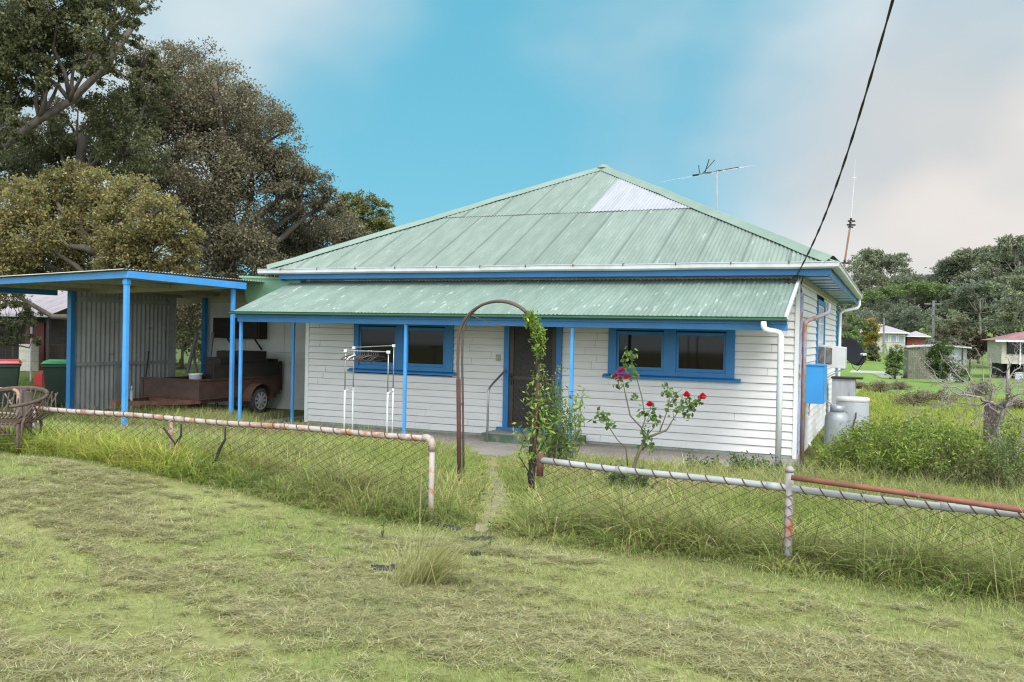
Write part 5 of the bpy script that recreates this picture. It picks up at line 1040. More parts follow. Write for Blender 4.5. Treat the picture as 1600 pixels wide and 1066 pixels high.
# hill trees: a few kinds of eucalypt, each copied with its trunk and crown
def proto_tree(seed, H_, Wd, kind, pal, n=8500, size=.34):
    rng = np.random.default_rng(seed); puffs = []
    if kind == 'tall':
        for k in range(15): z = H_*rng.uniform(.42, .97); rad = Wd*.5*math.sin(math.pi*min(1, max(.15, (z/H_-.25)/.8)))*rng.uniform(.3, 1.); a = rng.uniform(0, 6.28); s = H_*rng.uniform(.075, .14); puffs.append(((rad*math.cos(a), rad*math.sin(a), z), (s*1.15, s*1.15, s*.75)))
    elif kind == 'round':
        for k in range(22): z = H_*rng.uniform(.22, .9); rad = Wd*.5*math.sqrt(max(0, 1-((z/H_-.52)/.5)**2))*rng.uniform(.4, .95); a = rng.uniform(0, 6.28); s = H_*rng.uniform(.13, .2); puffs.append(((rad*math.cos(a), rad*math.sin(a), z), (s, s, s*.85)))
    elif kind == 'dome':
        for k in range(24): a = rng.uniform(0, 6.28); q = math.sqrt(rng.uniform(0, 1)); rad = Wd*.5*q; z = H_*(.93-.22*q*q); s = H_*.12; puffs.append(((rad*math.cos(a), rad*math.sin(a), z), (s*1.4, s*1.4, s*.7)))
    t = [(0, 0, -1.), (.1, 0, H_*.2), (-.15, .1, H_*.4), (.1, -.1, H_*.62), (0, 0, H_*.8)]
    return tree('x', '', (0, 0, 0), t, H_*.014+.04, puffs, n, size, pal, seed, bark='palebark' if kind == 'tall' else 'bark', gap=.25, clump=.2, shell=.4)
EUC = ([(0.220, 0.244, 0.143), (0.278, 0.296, 0.177), (0.169, 0.189, 0.119), (0.355, 0.346, 0.211)], [4, 3, 3, 1]); DKE = ([(0.182, 0.204, 0.137), (0.228, 0.249, 0.168), (0.146, 0.164, 0.113)], [4, 3, 3])
BRG = ([(0.150, 0.216, 0.072), (0.204, 0.264, 0.096), (0.108, 0.162, 0.060)], [4, 3, 2]); BRN = ([(.12, .10, .06), (.16, .125, .075), (.08, .075, .045)], [4, 2, 3])
protos = {'euc1': (proto_tree(101, 14, 8, 'tall', EUC), 14), 'euc2': (proto_tree(102, 14, 9.5, 'tall', DKE), 14), 'euc3': (proto_tree(103, 14, 7, 'tall', EUC), 14), 'rnd1': (proto_tree(104, 10, 11, 'round', DKE, 9000, .38), 10), 'rnd2': (proto_tree(105, 10, 11, 'round', EUC, 9000, .38), 10), 'dome': (proto_tree(106, 10, 17, 'dome', BRG, 8000, .36), 10), 'brn': (proto_tree(107, 10, 10, 'round', BRN, 8000, .5), 10), 'grn': (proto_tree(108, 10, 10, 'round', BRG, 9000, .55), 10)}
used = set()
KIND = {'euc1': ('eucalypt_tree', 'tall grey green gum tree with an open crown on the far hill', 'tree'), 'euc2': ('eucalypt_tree', 'tall dark gum tree with clumped foliage on the far hill', 'tree'), 'euc3': ('eucalypt_tree', 'slim pale trunked gum tree on the far hill', 'tree'), 'rnd1': ('broadleaf_tree', 'dark rounded tree in the belt at the foot of the far hill', 'tree'), 'rnd2': ('broadleaf_tree', 'grey green rounded tree in the belt at the foot of the far hill', 'tree')}
def put(kind, px, ytop, d, label=None, name=None, cat='tree', wsc=1., zoff=0., ybase=None):
    root, H_ = protos[kind]
    o = root if kind not in used else copytree(root); used.add(kind)
    p = at(px, 540, d); z = g1(p[0], p[1])+zoff; top = at(px, ytop, d)[2]; s = max(.05, (top-z)/(H_*.98))
    o.location = (p[0], p[1], z); o.scale = (s*wsc, s*wsc, s); o.rotation_euler = (0, 0, RNG.uniform(0, 6.28))
    nm, lb, ct = KIND.get(kind, ('tree', '', 'tree'))
    if label: o['label'] = label; o.name = name or nm; o['category'] = cat
    else: o['label'] = lb; o.name = nm; o['category'] = ct; o['group'] = {'euc1': 'open grey gums on the far hill', 'euc2': 'dark gums on the far hill', 'euc3': 'slim gums on the far hill', 'rnd1': 'dark rounded trees below the hill', 'rnd2': 'grey rounded trees below the hill'}[kind]
    return o
# skyline, from the roof end to the right edge of the photo
for (k, px, y, d, ws) in (('euc1', 1300, 432, 190, 1), ('euc3', 1332, 402, 175, .9), ('euc1', 1356, 398, 165, 1.), ('euc2', 1378, 404, 180, 1), ('euc1', 1396, 404, 190, .9), ('euc3', 1412, 416, 185, 1), ('euc2', 1428, 432, 200, 1.1), ('euc1', 1446, 434, 205, 1), ('euc3', 1462, 428, 200, 1), ('euc2', 1478, 412, 185, 1.2), ('euc2', 1500, 402, 175, 1.2), ('euc1', 1518, 396, 170, 1), ('euc2', 1535, 400, 180, 1.2), ('euc1', 1553, 394, 160, 1.), ('euc2', 1572, 392, 165, 1.2), ('euc1', 1590, 378, 150, .9), ('euc2', 1612, 385, 160, 1.2), ('euc3', 1640, 390, 160, 1), ('euc2', 1680, 400, 165, 1.3), ('euc1', 1725, 395, 170, 1.2),
                          ('rnd1', 1345, 452, 160, 1), ('rnd2', 1372, 470, 150, 1), ('rnd1', 1400, 452, 160, 1.1), ('rnd1', 1465, 450, 165, 1.4), ('rnd1', 1495, 440, 155, 1.3), ('rnd1', 1525, 440, 150, 1.3), ('rnd1', 1560, 440, 145, 1.3), ('rnd1', 1600, 430, 140, 1.4), ('rnd2', 1318, 455, 170, 1), ('rnd1', 1650, 440, 140, 1.4), ('rnd2', 1310, 480, 120, .8), ('rnd1', 1385, 478, 140, 1.2), ('rnd1', 1355, 480, 135, 1.0),
                          ('rnd1', 1262, 470, 150, 1), ('rnd2', 1235, 460, 170, 1), ('rnd1', 1200, 465, 170, 1), ('rnd2', 1700, 450, 120, 1.3), ('rnd1', 1760, 430, 130, 1.3)): put(k, px, y, d, wsc=ws)
put('dome', 1432, 443, 150, 'wide flat topped bright green tree at the foot of the hill', 'flat_topped_tree', wsc=1.05)
put('rnd1', 1432, 470, 130, 'dark tree with sky showing under its crown left of the tall power pole', 'broadleaf_tree', wsc=.95)
put('rnd2', 1479, 480, 108, 'grey green rounded tree just right of the tall power pole', 'broadleaf_tree', wsc=.85)
put('euc2', 1530, 444, 92, 'big dark tree standing before the hill left of the red roofed house', 'eucalypt_tree', wsc=1.25)
put('brn', 1507, 500, 86, 'low brownish tree in front of the big dark tree', 'broadleaf_tree', wsc=1.1)
put('euc1', 1580, 440, 84, 'grey green tree above the red roof of the stilt house', 'eucalypt_tree', wsc=1.3)
put('grn', 1322, 489, 92, 'rounded mid green tree beside the rear corner of the cottage', 'broadleaf_tree', wsc=.85)
YEL = ([(.30, .24, .05), (.38, .30, .07), (.20, .17, .05)], [3, 3, 2])
def bush_far(name, label, px, ybase, ytop, wpx, d, pal, seed, n=3000, size=.14, cat='bush'):
    c = at(px, ybase, d); z = g1(c[0], c[1]); tb = np.array([c[0], c[1], z-.1]); h = at(px, ytop, d)[2]-z; wd = wpx/FPX*d; rng = np.random.default_rng(seed); puffs = []
    for k in range(13): a = rng.uniform(0, 6.28); q = rng.uniform(.0, .75); zz = rng.uniform(.22, .8); puffs.append((tb+np.array([q*wd/2*math.cos(a)*(1.1-.5*zz), q*wd/2*math.sin(a)*(1.1-.5*zz), h*zz]), (wd*.27, wd*.27, h*.25)))
    return tree(name, label, tb, [tb, tb+np.array([0, 0, h*.4]), tb+np.array([0, 0, h*.7])], .05+h*.015, puffs, n, size, pal, seed, cat=cat, gap=.2, clump=.2, shell=.3)
bush_far('bush', 'yellow green rounded bush left of the cream house roof', 1358, 535, 490, 36, 104, YEL, 201, 5000, size=.26)
bush_far('bush', 'bright green bush above the satellite dish', 1336, 558, 520, 38, 86, BRG, 202, 5000, size=.22)
bush_far('bush', 'dark bush in front of the cream house left wall', 1364, 556, 532, 22, 90, MIDG, 203, 3600, size=.2)
bush_far('bush', 'dense green bush in front of the farm shed', 1474, 596, 531, 56, 54, ([(.07, .115, .028), (.10, .15, .038), (.05, .075, .02)], [4, 3, 2]), 204, 6500, .12)
bush_far('bush', 'small dark green bush right of the bush before the shed', 1502, 590, 562, 24, 56, BRG, 205, 2200, .11)
bush_far('fern_clump', 'tall dark green fern clump at the left end of the farm shed', 1398, 594, 540, 34, 60, BRG, 206, 3200, .16, 'fern')
for k, (px, y, wpx, d) in enumerate(((1428, 640, 80, 33), (1375, 612, 50, 42), (1405, 612, 40, 44), (1530, 610, 50, 40), (1470, 628, 60, 36), (1345, 615, 40, 40), (1590, 640, 60, 32))):
    bush_far('weed_clump', ['brown dry weed clump left of the dead tree', 'low brown weed patch right of the metal cabinet', 'low brown weed patch below the fern clump', 'low grey brown weed patch behind the dead tree limbs', 'brown weed clump below the dense green bush', 'brownish weeds beside the metal cabinet at the rear corner', 'brown weed clump at the right edge of the paddock'][k], px, y, y-(36 if k == 0 else 20), wpx, d, ([(.24, .19, .125), (.30, .24, .15), (.20, .19, .09)], [4, 3, 2]), 220+k, 2600, .06, 'weeds')
# banana leaves beside the cream house
bp = at(1420, 556, 80); bp[2] = g1(bp[0], bp[1]); V = []; C = []; rg2 = np.random.default_rng(5); st = []
for k in range(16):
    o_ = bp+np.array([rg2.uniform(-2.2, 2.2), rg2.uniform(-.5, .5), 0]); a = rg2.uniform(0, 6.28); h = rg2.uniform(1.3, 2.4); dv = np.array([math.cos(a), math.sin(a), 0]); sv = np.array([-dv[1], dv[0], 0])*.16
    st.append(([o_, o_+np.array([0, 0, h*.6])], .06, .04)); p1, p2, p3 = o_+np.array([0, 0, h*.55]), o_+dv*.35+np.array([0, 0, h]), o_+dv*.9+np.array([0, 0, h*.85])
    V += [p1-sv*.3, p1+sv*.3, p2+sv, p2-sv, p2-sv, p2+sv, p3+sv*.2, p3-sv*.2]; C += [np.array((.19, .30, .07))*rg2.uniform(.7, 1.3)]*8
plant('banana_clump', 'pale green banana clump between the cream house and the farm shed', 'plant', st, (np.array(V), np.array(C)))

# ================================================================== DEAD TREE AND POSTS
dd = 12.6; base = at(1556, 700, dd); base[2] = g1(base[0], base[1])
dt = empty('dead_tree', base, 'leafless grey dead tree with tangled branches beside the big timber post', 'tree'); tw = MB(); bb = MB(); rg3 = np.random.default_rng(9)
def limb(p, q, r0, r1, depth, jit=.05):
    p = np.array(p); q = np.array(q); L_ = np.linalg.norm(q-p); n = 6; pts = [p+(q-p)*k/n+(rg3.normal(0, jit*L_, 3)*np.array([.8, .8, .8]) if 0 < k < n else 0) for k in range(n+1)]
    (bb if depth < 2 else tw).tube(pts, list(np.linspace(r0, r1, n+1)*.66), 7 if depth < 2 else 5)
    if depth < 4:
        for k in range(rg3.integers(4, 7) if depth < 3 else 4):
            i = rg3.integers(1, n+1); d_ = pts[i]-pts[i-1]; d_ /= np.linalg.norm(d_)+1e-9; dv = d_*.75+rg3.normal(0, .62, 3); dv /= np.linalg.norm(dv); l = L_*rg3.uniform(.28, .55)
            limb(pts[i], pts[i]+dv*l, (r0+(r1-r0)*i/n)*.62, max(.0030, r1*.45), depth+1, .07)
L0 = lambda x, y, d_=0: at(x, y, dd+d_)
limb(base, L0(1568, 638), .06, .045, 3); t1 = L0(1568, 638)
limb(t1, L0(1546, 628), .045, .04, 3); f1 = L0(1546, 628)
limb(f1, L0(1487, 612, -.3), .03, .014, 1); limb(L0(1520, 616, -.1), L0(1442, 588, .4), .02, .008, 1); limb(f1, L0(1500, 568, .5), .022, .008, 1); limb(f1, L0(1548, 560, .2), .02, .006, 1); limb(t1, L0(1575, 560, -.3), .03, .008, 1); limb(t1, L0(1625, 580, .3), .028, .008, 1)
limb(L0(1570, 615, -.2), L0(1600, 590, .2), .018, .006, 1); limb(L0(1487, 612, -.3), L0(1455, 640, -.2), .010, .004, 2); limb(L0(1600, 632), L0(1650, 610), .02, .008, 1); limb(base, L0(1625, 650, .2), .03, .012, 1); limb(t1, L0(1592, 660), .018, .008, 2); limb(f1, L0(1455, 635, .3), .022, .006, 1); limb(L0(1487, 612, -.3), L0(1440, 560, -.1), .014, .004, 1); limb(L0(1520, 616, -.1), L0(1468, 548, .2), .014, .004, 1); limb(f1, L0(1525, 545, -.2), .016, .004, 1); limb(L0(1575, 600), L0(1610, 545, .2), .016, .005, 1); limb(f1, L0(1518, 672, -.2), .012, .004, 2)
limb(L0(1462, 668, -.2), L0(1412, 625, .1), .010, .003, 2); limb(L0(1446, 662), L0(1488, 655), .008, .003, 2)
bb.build('trunk', M['deadwood'], dt, smooth=True); tw.build('branches', M['deadwood'], dt, smooth=True)
pp = at(1547, 690, 13.2); b = MB(); z = g1(pp[0], pp[1]); top = at(1547, 628, 13.2)[2]
b.hexa([(pp[0]-.085, pp[1]-.08, z-.3), (pp[0]+.085, pp[1]-.08, z-.3), (pp[0]+.085, pp[1]+.08, z-.3), (pp[0]-.085, pp[1]+.08, z-.3)], [(pp[0]-.085, pp[1]-.08, top-.05), (pp[0]+.09, pp[1]-.08, top), (pp[0]+.085, pp[1]+.08, top-.03), (pp[0]-.09, pp[1]+.08, top+.03)])
b.build('timber_post', M['postwood'], None, bevel=.012, label='thick weathered brown timber post behind the dead tree fork', cat='post')
pp = at(1419, 680, 19); z = g1(pp[0], pp[1]); b = MB(); top = at(1419, 655, 19)[2]; b.box((pp[0]-.045, pp[1]-.04, z-.3), (pp[0]+.045, pp[1]+.04, top)); b.build('timber_post', M['greywood'], None, bevel=.006, label='thin grey timber post in the paddock left of the dead tree', cat='post')

# ================================================================== GRASS
rg = np.random.default_rng(77)
PA = np.array(PATH)
def pathdist(x, y):
    d = np.full(len(x), 9.)
    for k in range(len(PA)-1):
        a, b_ = PA[k], PA[k+1]; ab = b_-a; t = np.clip(((x-a[0])*ab[0]+(y-a[1])*ab[1])/(ab@ab), 0, 1); d = np.minimum(d, np.hypot(x-a[0]-t*ab[0], y-a[1]-t*ab[1]))
    return d
def edge(x): return -7.03+.20*(fbm(x, x*0, .8, 12)-.5)*2+.16*(fbm(x, x*0+3, 4.5, 14)-.5)+.14*np.exp(-((x+1.7)/.5)**2)-.05*(x < -4)
def depth(x, y): return (x-CAM[0])*fw[0]+(y-CAM[1])*fw[1]
def inview(x, y, m=1.5):
    d = depth(x, y); s = (x-CAM[0])*rt[0]+(y-CAM[1])*rt[1]; return (d > 2.2) & (np.abs(s) < d*.5886*m+1.4)
def scatter(n, x0, x1, y0, y1, p=None):
    x = rg.uniform(x0, x1, n); y = rg.uniform(y0, y1, n); k = inview(x, y)
    if p is not None: k &= rg.random(n) < p(x, y)
    return x[k], y[k]
def solid(x, y): # places where nothing grows
    return ((x > -10.3) & (x < .16) & (y > -.2) & (y < 12)) | ((x > -15.5) & (x < -10.4) & (y > .9) & (y < 8)) | ((x > -5.6) & (x < -3.3) & (y > -.98) & (y < 0))
def lerp(c, *pal):   # colour along a palette
    c = np.clip(c, 0, .9999)*(len(pal)-1); i = c.astype(int); f = (c-i)[:, None]; P = np.array(pal); return P[i]*(1-f)+P[i+1]*f
def grass(name, x, y, h, w, lean, cols, label, seg=2, droop=.35, z=None, jit=.26):
    cols = np.clip(cols*(1+rg.normal(0, jit, (len(x), 1)))*(1+rg.normal(0, .05, (len(x), 3))), .01, .8)
    V, F, C = blade_mesh(x, y, h, w, lean, cols, rng=rg, seg=seg, droop=droop, z=z)
    return link_mesh(name, V, F, M['grass'], None, (0, 0, 0), cols=C, label=label, cat='grass', kind='stuff')
# mown lawn
x, y = scatter(880000, -14, 6.5, -12.2, -6.6, lambda x, y: (y < edge(x)+.05)*np.clip((4.2/np.maximum(depth(x, y), 4.2))**1.0, 0, 1))
n1 = fbm(x, y, .8, 31); n2 = fbm(x*.7+y*.5, y, 2.6, 33); n3 = fbm(x, y, 7., 35)
brown = np.zeros(len(x))
for (px, py, r) in ((230, 800, .45), (380, 815, .28), (110, 865, .2), (1060, 1015, .2), (120, 1000, .35), (330, 1010, .3)):
    q = at(px, py, 1)-CAM; t = (g1(-1, -8.5)-CAM[2])/q[2]; q = CAM+q*t; brown = np.maximum(brown, np.exp(-(((x-q[0])/r)**2+((y-q[1])/(r*.6))**2)))
c = lerp(.04+.78*n1+.5*(n2-.5)+.25*(n3-.5), (0.218, 0.330, 0.090), (0.310, 0.390, 0.120), (0.407, 0.425, 0.174), (0.504, 0.465, 0.258), (0.572, 0.490, 0.348))
k = rg.random(len(x)) < .8*brown; c[k] = np.array((.36, .235, .13))
k = rg.random(len(x)) < .14; c[k] = np.array((.38, .34, .19))
bald = np.clip(1-1.2*brown, .15, 1)
h = rg.gamma(4, .0088, len(x))*(.75+.7*n2)*bald; w = rg.uniform(.0035, .0068, len(x))*np.clip(depth(x, y)/5, .9, 1.6)
grass('lawn_grass', x, y, h, w, rg.uniform(.3, 1.5, len(x)), c, 'short mown lawn in front of the fences', seg=1, droop=.3)
print('lawn', len(x))
# dead clippings lying in drifts and lumps
cl_c = []
M_ = 26000; xx = rg.uniform(-9, 4.5, M_); yy = rg.uniform(-11.6, -7.3, M_); v = fbm(xx*.55+yy*.2, yy*1.5, 1., 51); kk_ = (rg.random(M_) < .06+.62*sm(.47, .68, v)) & inview(xx, yy) & (rg.random(M_) < np.clip(4.6/depth(xx, yy), 0, 1))
for a_, b_ in zip(xx[kk_], yy[kk_]): cl_c.append((a_, b_, rg.gamma(2, .017)+.016, rg.uniform(.010, .045)))
def lump(px, py, r, hh):
    q = at(px, py, 1)-CAM; t = (.42-CAM[2])/q[2]; q = CAM+q*t; q = CAM+(at(px, py, 1)-CAM)*((g1(q[0], q[1])-CAM[2])/(at(px, py, 1)[2]-CAM[2])); cl_c.append((q[0], q[1], r, hh))
for px, py, r, hh in ((85, 818, .1, .06), (170, 832, .1, .06), (200, 838, .1, .06), (195, 815, .08, .06), (20, 770, .09, .05), (455, 868, .12, .07), (450, 880, .12, .08), (620, 945, .2, .07), (680, 950, .2, .08), (560, 935, .15, .06), (650, 935, .15, .06), (720, 945, .14, .06), (120, 985, .2, .06), (60, 1020, .15, .05), (90, 1040, .15, .06), (270, 1015, .16, .05), (320, 1030, .12, .05), (210, 1020, .12, .05), (15, 950, .14, .07), (960, 1010, .12, .05), (900, 1020, .1, .05), (1290, 955, .2, .03), (1340, 975, .2, .03), (500, 905, .1, .04), (420, 1050, .14, .05), (860, 930, .16, .04)): lump(px, py, r, hh)
X = []; Y_ = []; Z_ = []
for (xx, yy, r, hh) in cl_c:
    n = int(16+1100*r); X.append(rg.normal(xx, r*.62, n)); Y_.append(rg.normal(yy, r*.42, n)); d2 = ((X[-1]-xx)/r)**2+((Y_[-1]-yy)/(r*.7))**2; Z_.append(gz(X[-1], Y_[-1])+rg.uniform(.0, 1, n)*hh*np.exp(-d2)+.012+rg.uniform(0, .014, n))
X = np.concatenate(X); Y_ = np.concatenate(Y_); Z_ = np.concatenate(Z_); k = Y_ < edge(X)+.1; X, Y_, Z_ = X[k], Y_[k], Z_[k]; n = len(X); print('clip', n)
c = lerp(rg.random(n)*.7+.3*fbm(X, Y_, 2., 61), (0.290, 0.320, 0.132), (0.420, 0.420, 0.196), (0.560, 0.505, 0.293), (0.660, 0.570, 0.397))
grass('grass_clippings', X, Y_, rg.uniform(.03, .09, n)*.75, rg.uniform(.0032, .0062, n), rg.uniform(1.2, 2.6, n), c, 'dry grass clippings lying in drifts on the lawn', seg=1, droop=.42, z=Z_)
# long grass along the fence foot
def band_p(x, y): return (y > edge(x)) & (pathdist(x, y) > .22*rg.random(len(x)))
x, y = scatter(52000, -9.5, 4.2, -7.35, -6.25, band_p)
left = sm(-1.8, -2.6, x); far = np.clip((y-edge(x))/.25, .35, 1); n1 = fbm(x, y, 1.4, 71); n2 = fbm(x, y, 4., 73)
lush = sm(-3.6, -5.2, x); h = far*(.15+.17*n1+.36*lush*(.4+n1)*np.where(y < -6.7, 1, .7)+.16*sm(-6.7, -6.5, y)*n1); h *= 1-.55*sm(-3.5, -4.5, x)*sm(-6.75, -6.6, y)*rg.uniform(.6, 1.35, len(x)); h *= .22+.78*sm(.1, .6, pathdist(x, y))
tuft = sm(.45, .72, fbm(x, y*1.6, 5.5, 75)); h *= .55+1.1*tuft; h = np.where(x < -3.5, np.minimum(h, .30+.10*rg.random(len(x))), h); h = np.where((x < -3.5) & (y > -6.67), np.minimum(h, .24+.1*rg.random(len(x))), h); c = lerp(.12+.8*n1*(.6+.5*n2)+rg.normal(0, .14, len(x)), (.19, .255, .085), (.27, .335, .105), (.36, .40, .13), (.47, .44, .19), (.56, .48, .29))
lc = lerp(.15+.8*n1+rg.normal(0, .14, len(x)), (.20, .31, .055), (.30, .40, .07), (.43, .48, .10), (.54, .50, .15)); k = rg.random(len(x)) < lush; c[k] = lc[k]; k = rg.random(len(x)) < .07; c[k] = np.array((.55, .43, .25)); lean_ = rg.uniform(.35, 1.9, len(x))
grass('long_grass', x, y, h, rg.uniform(.006, .0125, len(x)), lean_, c, 'long unmown grass along the foot of the fences')
# yard between the fences and the cottage
def yard_p(x, y): return ~solid(x, y) & (pathdist(x, y) > .13*rg.random(len(x))**2.)
x, y = scatter(170000, -13.5, 4.8, -6.5, 1.0, yard_p)
n1 = fbm(x, y, .9, 81); n2 = fbm(x, y, 2.6, 83); left = sm(-3, -6.5, x)
h = (.09+.20*n1+.10*n2+.12*left)*rg.uniform(.5, 1.4, len(x)); h *= .28+.72*sm(.06, .5, pathdist(x, y)); h *= 1-.45*((y > -1.0) & (x > -10))
h = np.where((x < -10.2) & (y > -.6), h*.75, h); h *= 1-.6*sm(-5., -6.6, x)*sm(-1.2, -2., y); h = np.where((x < -11.2) & (y < -.3), h*.75, h)
c = lerp(.22+.75*n1*(.5+.7*n2)+rg.normal(0, .13, len(x))-.08*left, (.168, .252, .056), (.246, .325, .078), (.347, .398, .112), (.470, .442, .190), (.594, .510, .302))
grass('yard_grass', x, y, h, rg.uniform(.006, .0115, len(x)), rg.uniform(.4, 1.6, len(x)), c, 'rough knee high grass in the front yard of the cottage')
# wispy seed stalks in the yard
x, y = scatter(9000, -12.5, 4.5, -6.6, .6, lambda x, y: ~solid(x, y) & (pathdist(x, y) > .35) & (fbm(x, y, .7, 91) > .47))
n = len(x); V, F, C = blade_mesh(x, y, rg.uniform(.3, .62, n), rg.uniform(.0025, .004, n), rg.uniform(.1, .6, n), vary((.40, .33, .21), n, .2, rng=rg), rng=rg, seg=2)
link_mesh('seed_stalks', V, F, M['grass'], None, (0, 0, 0), cols=C, label='thin pale seed stalks standing above the yard grass', cat='grass', kind='stuff')
# weeds and rough growth right of the cottage
x, y = scatter(130000, .1, 9, -6.4, 10, lambda x, y: ~solid(x, y) & ((y > -6.0) | (x > 2.0)))
n1 = fbm(x, y, .8, 95); n2 = fbm(x, y, 2.4, 97)
h = (.14+.40*n1*n2*1.4)*rg.uniform(.5, 1.4, len(x)); h *= 1-.65*sm(1.6, .6, x)*sm(-1.5, -.4, y); c = lerp(.1+.8*n1*(.5+.7*n2)+rg.normal(0, .14, len(x)), (.15, .225, .05), (.22, .30, .065), (.30, .35, .085), (.41, .39, .16), (.52, .45, .26))
grass('rough_grass', x, y, h, rg.uniform(.006, .013, len(x)), rg.uniform(.4, 1.5, len(x)), c, 'rough overgrown grass in the side yard right of the cottage')
x, y = scatter(230000, -4, 34, 9, 31, lambda x, y: ~solid(x, y) & (x > .3) & (rg.random(len(x)) < np.clip(14/depth(x, y), .25, 1)))
n1 = fbm(x, y, .25, 111); n2 = fbm(x, y, .8, 113)
h = (.10+.34*n1*n2)*rg.uniform(.5, 1.3, len(x)); c = lerp(.15+.75*n1*(.55+.6*n2)+rg.normal(0, .1, len(x)), (.18, .265, .05), (.27, .34, .06), (.37, .40, .085), (.44, .43, .14), (.34, .26, .16))
grass('pasture_grass', x, y, h, rg.uniform(.014, .026, len(x)), rg.uniform(.3, 1.1, len(x)), c, 'yellow green rough pasture behind the dead tree')
x, y = scatter(60000, -26, -10.5, -6.5, 18, lambda x, y: ~solid(x, y) & ((x < -11.4) | (y < -1)))
n1 = fbm(x, y, .7, 121); h = (.07+.14*n1)*rg.uniform(.5, 1.4, len(x)); c = lerp(.2+.6*n1+rg.normal(0, .12, len(x)), (.07, .14, .03), (.12, .20, .045), (.19, .25, .07), (.28, .27, .12))
grass('side_grass', x, y, h, rg.uniform(.007, .013, len(x)), rg.uniform(.3, 1.1, len(x)), c, 'green grass around the wheelie bins')
# straw litter on the trodden path
x, y = scatter(90000, -5, -1, -7.2, -.9, lambda x, y: (pathdist(x, y) < .42*rg.random(len(x))**.7) & ~solid(x, y)); n = len(x)
grass('straw_litter', x, y, rg.uniform(.02, .06, n), rg.uniform(.003, .005, n), rg.uniform(1., 2.4, n), lerp(rg.random(n), (.20, .16, .085), (.34, .27, .16), (.46, .38, .25)), 'dry straw litter along the trodden path', seg=1, droop=.4)

# low feathery shrub mass and single weeds right of the cottage
def ground_shrub(name, label, c, rx, ry, hh, n, pal, seed, size=.07, asp=.28, cat='shrub'):
    r2 = np.random.default_rng(seed); c = np.array([c[0], c[1], g1(c[0], c[1])]); st = []; P = []
    for k in range(max(12, int(n/110))):
        a = r2.uniform(0, 6.28); q = math.sqrt(r2.uniform(0, 1)); ex_, ey2 = rx*q*math.cos(a), ry*q*math.sin(a); top = hh*(1-.55*q*q)*r2.uniform(.75, 1.15)
        b0_ = c+np.array([ex_*.55, ey2*.55, 0]); b0_[2] = g1(b0_[0], b0_[1]); t_ = np.array([c[0]+ex_, c[1]+ey2, g1(c[0]+ex_, c[1]+ey2)+top]); m_ = (b0_+t_)/2+np.array([ex_*.1, ey2*.1, top*.12])
        st.append(([b0_, m_, t_], .006, .002)); P.append(along([b0_, m_, t_, t_], n//max(12, int(n/110)), .055, r2))
    P = np.concatenate(P); P = P[P[:, 2] > gz(P[:, 0], P[:, 1])]; tone = 1+.5*(fbm(P[:, 0]*3, P[:, 1]*3, 1.2, seed)-.5)[:, None]
    V, C = leafcloud(P, size, np.clip(pick(len(P), *pal, rng=r2)*tone, .004, .9), asp=asp, rng=r2)
    return plant(name, label, cat, st, (V, C), origin=c)
FERN = ([(0.202, 0.274, 0.050), (0.269, 0.336, 0.067), (0.134, 0.196, 0.039), (0.347, 0.347, 0.112)], [4, 3, 2.5, 1])
p = at(1425, 750, 12.2); ground_shrub('ground_shrub', 'low feathery bright green shrub in the side yard behind the right fence', (p[0], p[1]), 1.3, 1.05, .84, 24000, FERN, 301, .058)
p = at(1345, 745, 12.4); ground_shrub('ground_shrub', 'low green weeds beside the gas cylinder end of the feathery shrub', (p[0], p[1]), .6, .6, .5, 5000, FERN, 302, .06)
p = at(1505, 765, 11.6); ground_shrub('ground_shrub', 'pale brownish green seeding weeds right of the feathery shrub', (p[0], p[1]), .8, .7, .55, 6000, ([(.19, .20, .08), (.26, .23, .12), (.13, .16, .05)], [3, 2, 3]), 303, .05)
p = at(1590, 735, 11.2); ground_shrub('ground_shrub', 'tall thin weeds at the right edge of the photo below the dead tree', (p[0], p[1]), .6, .5, .95, 4200, ([(.13, .19, .06), (.18, .23, .08), (.25, .24, .12)], [4, 3, 1]), 304, .05)
p = at(1385, 680, 15.5); ground_shrub('ground_shrub', 'tall thin green weeds between the water heater and the thin grey post', (p[0], p[1]), .9, .5, .85, 3200, ([(.13, .18, .05), (.19, .24, .06)], [3, 2]), 305, .055)
p = at(985, 752, 9.9); ground_shrub('ground_shrub', 'dark green weeds at the foot of the rose bush', (p[0], p[1]), .28, .2, .3, 900, ([(.07, .13, .035), (.11, .18, .05)], [3, 2]), 306, .055, .6)
p = at(1160, 725, 12.4); ground_shrub('ground_shrub', 'low creeping green weeds along the veranda edge right of the rose bush', (p[0], p[1]), 1.1, .3, .22, 3200, ([(.08, .14, .035), (.12, .19, .05)], [3, 2]), 307, .055, .45)
# arching long stems near the fence on the right
st = []; Ps = []; o0 = np.array([2.3, -7.0, g1(2.3, -7)])
for k in range(26):
    b0_ = np.array([rg.uniform(1.2, 3.2), rg.uniform(-7.15, -6.2), 0]); b0_[2] = g1(b0_[0], b0_[1]); l = rg.uniform(.35, .85); a = rg.uniform(0, 6.28); d_ = np.array([math.cos(a), math.sin(a)*.5, 0])*l*rg.uniform(.2, .8)
    st.append(([b0_, b0_+d_*.25+np.array([0, 0, l*.6]), b0_+d_*.65+np.array([0, 0, l*.85]), b0_+d_*1.25+np.array([0, 0, l*.72])], .0024, .0010))
b = MB()
for pts, a_, c_ in st: b.tube(pts, list(np.linspace(a_, c_, 4)), 4)
M['straw'] = mat('straw_stem', (.34, .32, .14), (.24, .28, .09), .7, (3, 3, 3)); b.build('grass_stems', M['straw'], None, origin=o0, label='long arching yellow grass stems leaning through the right fence', cat='grass', kind='stuff')
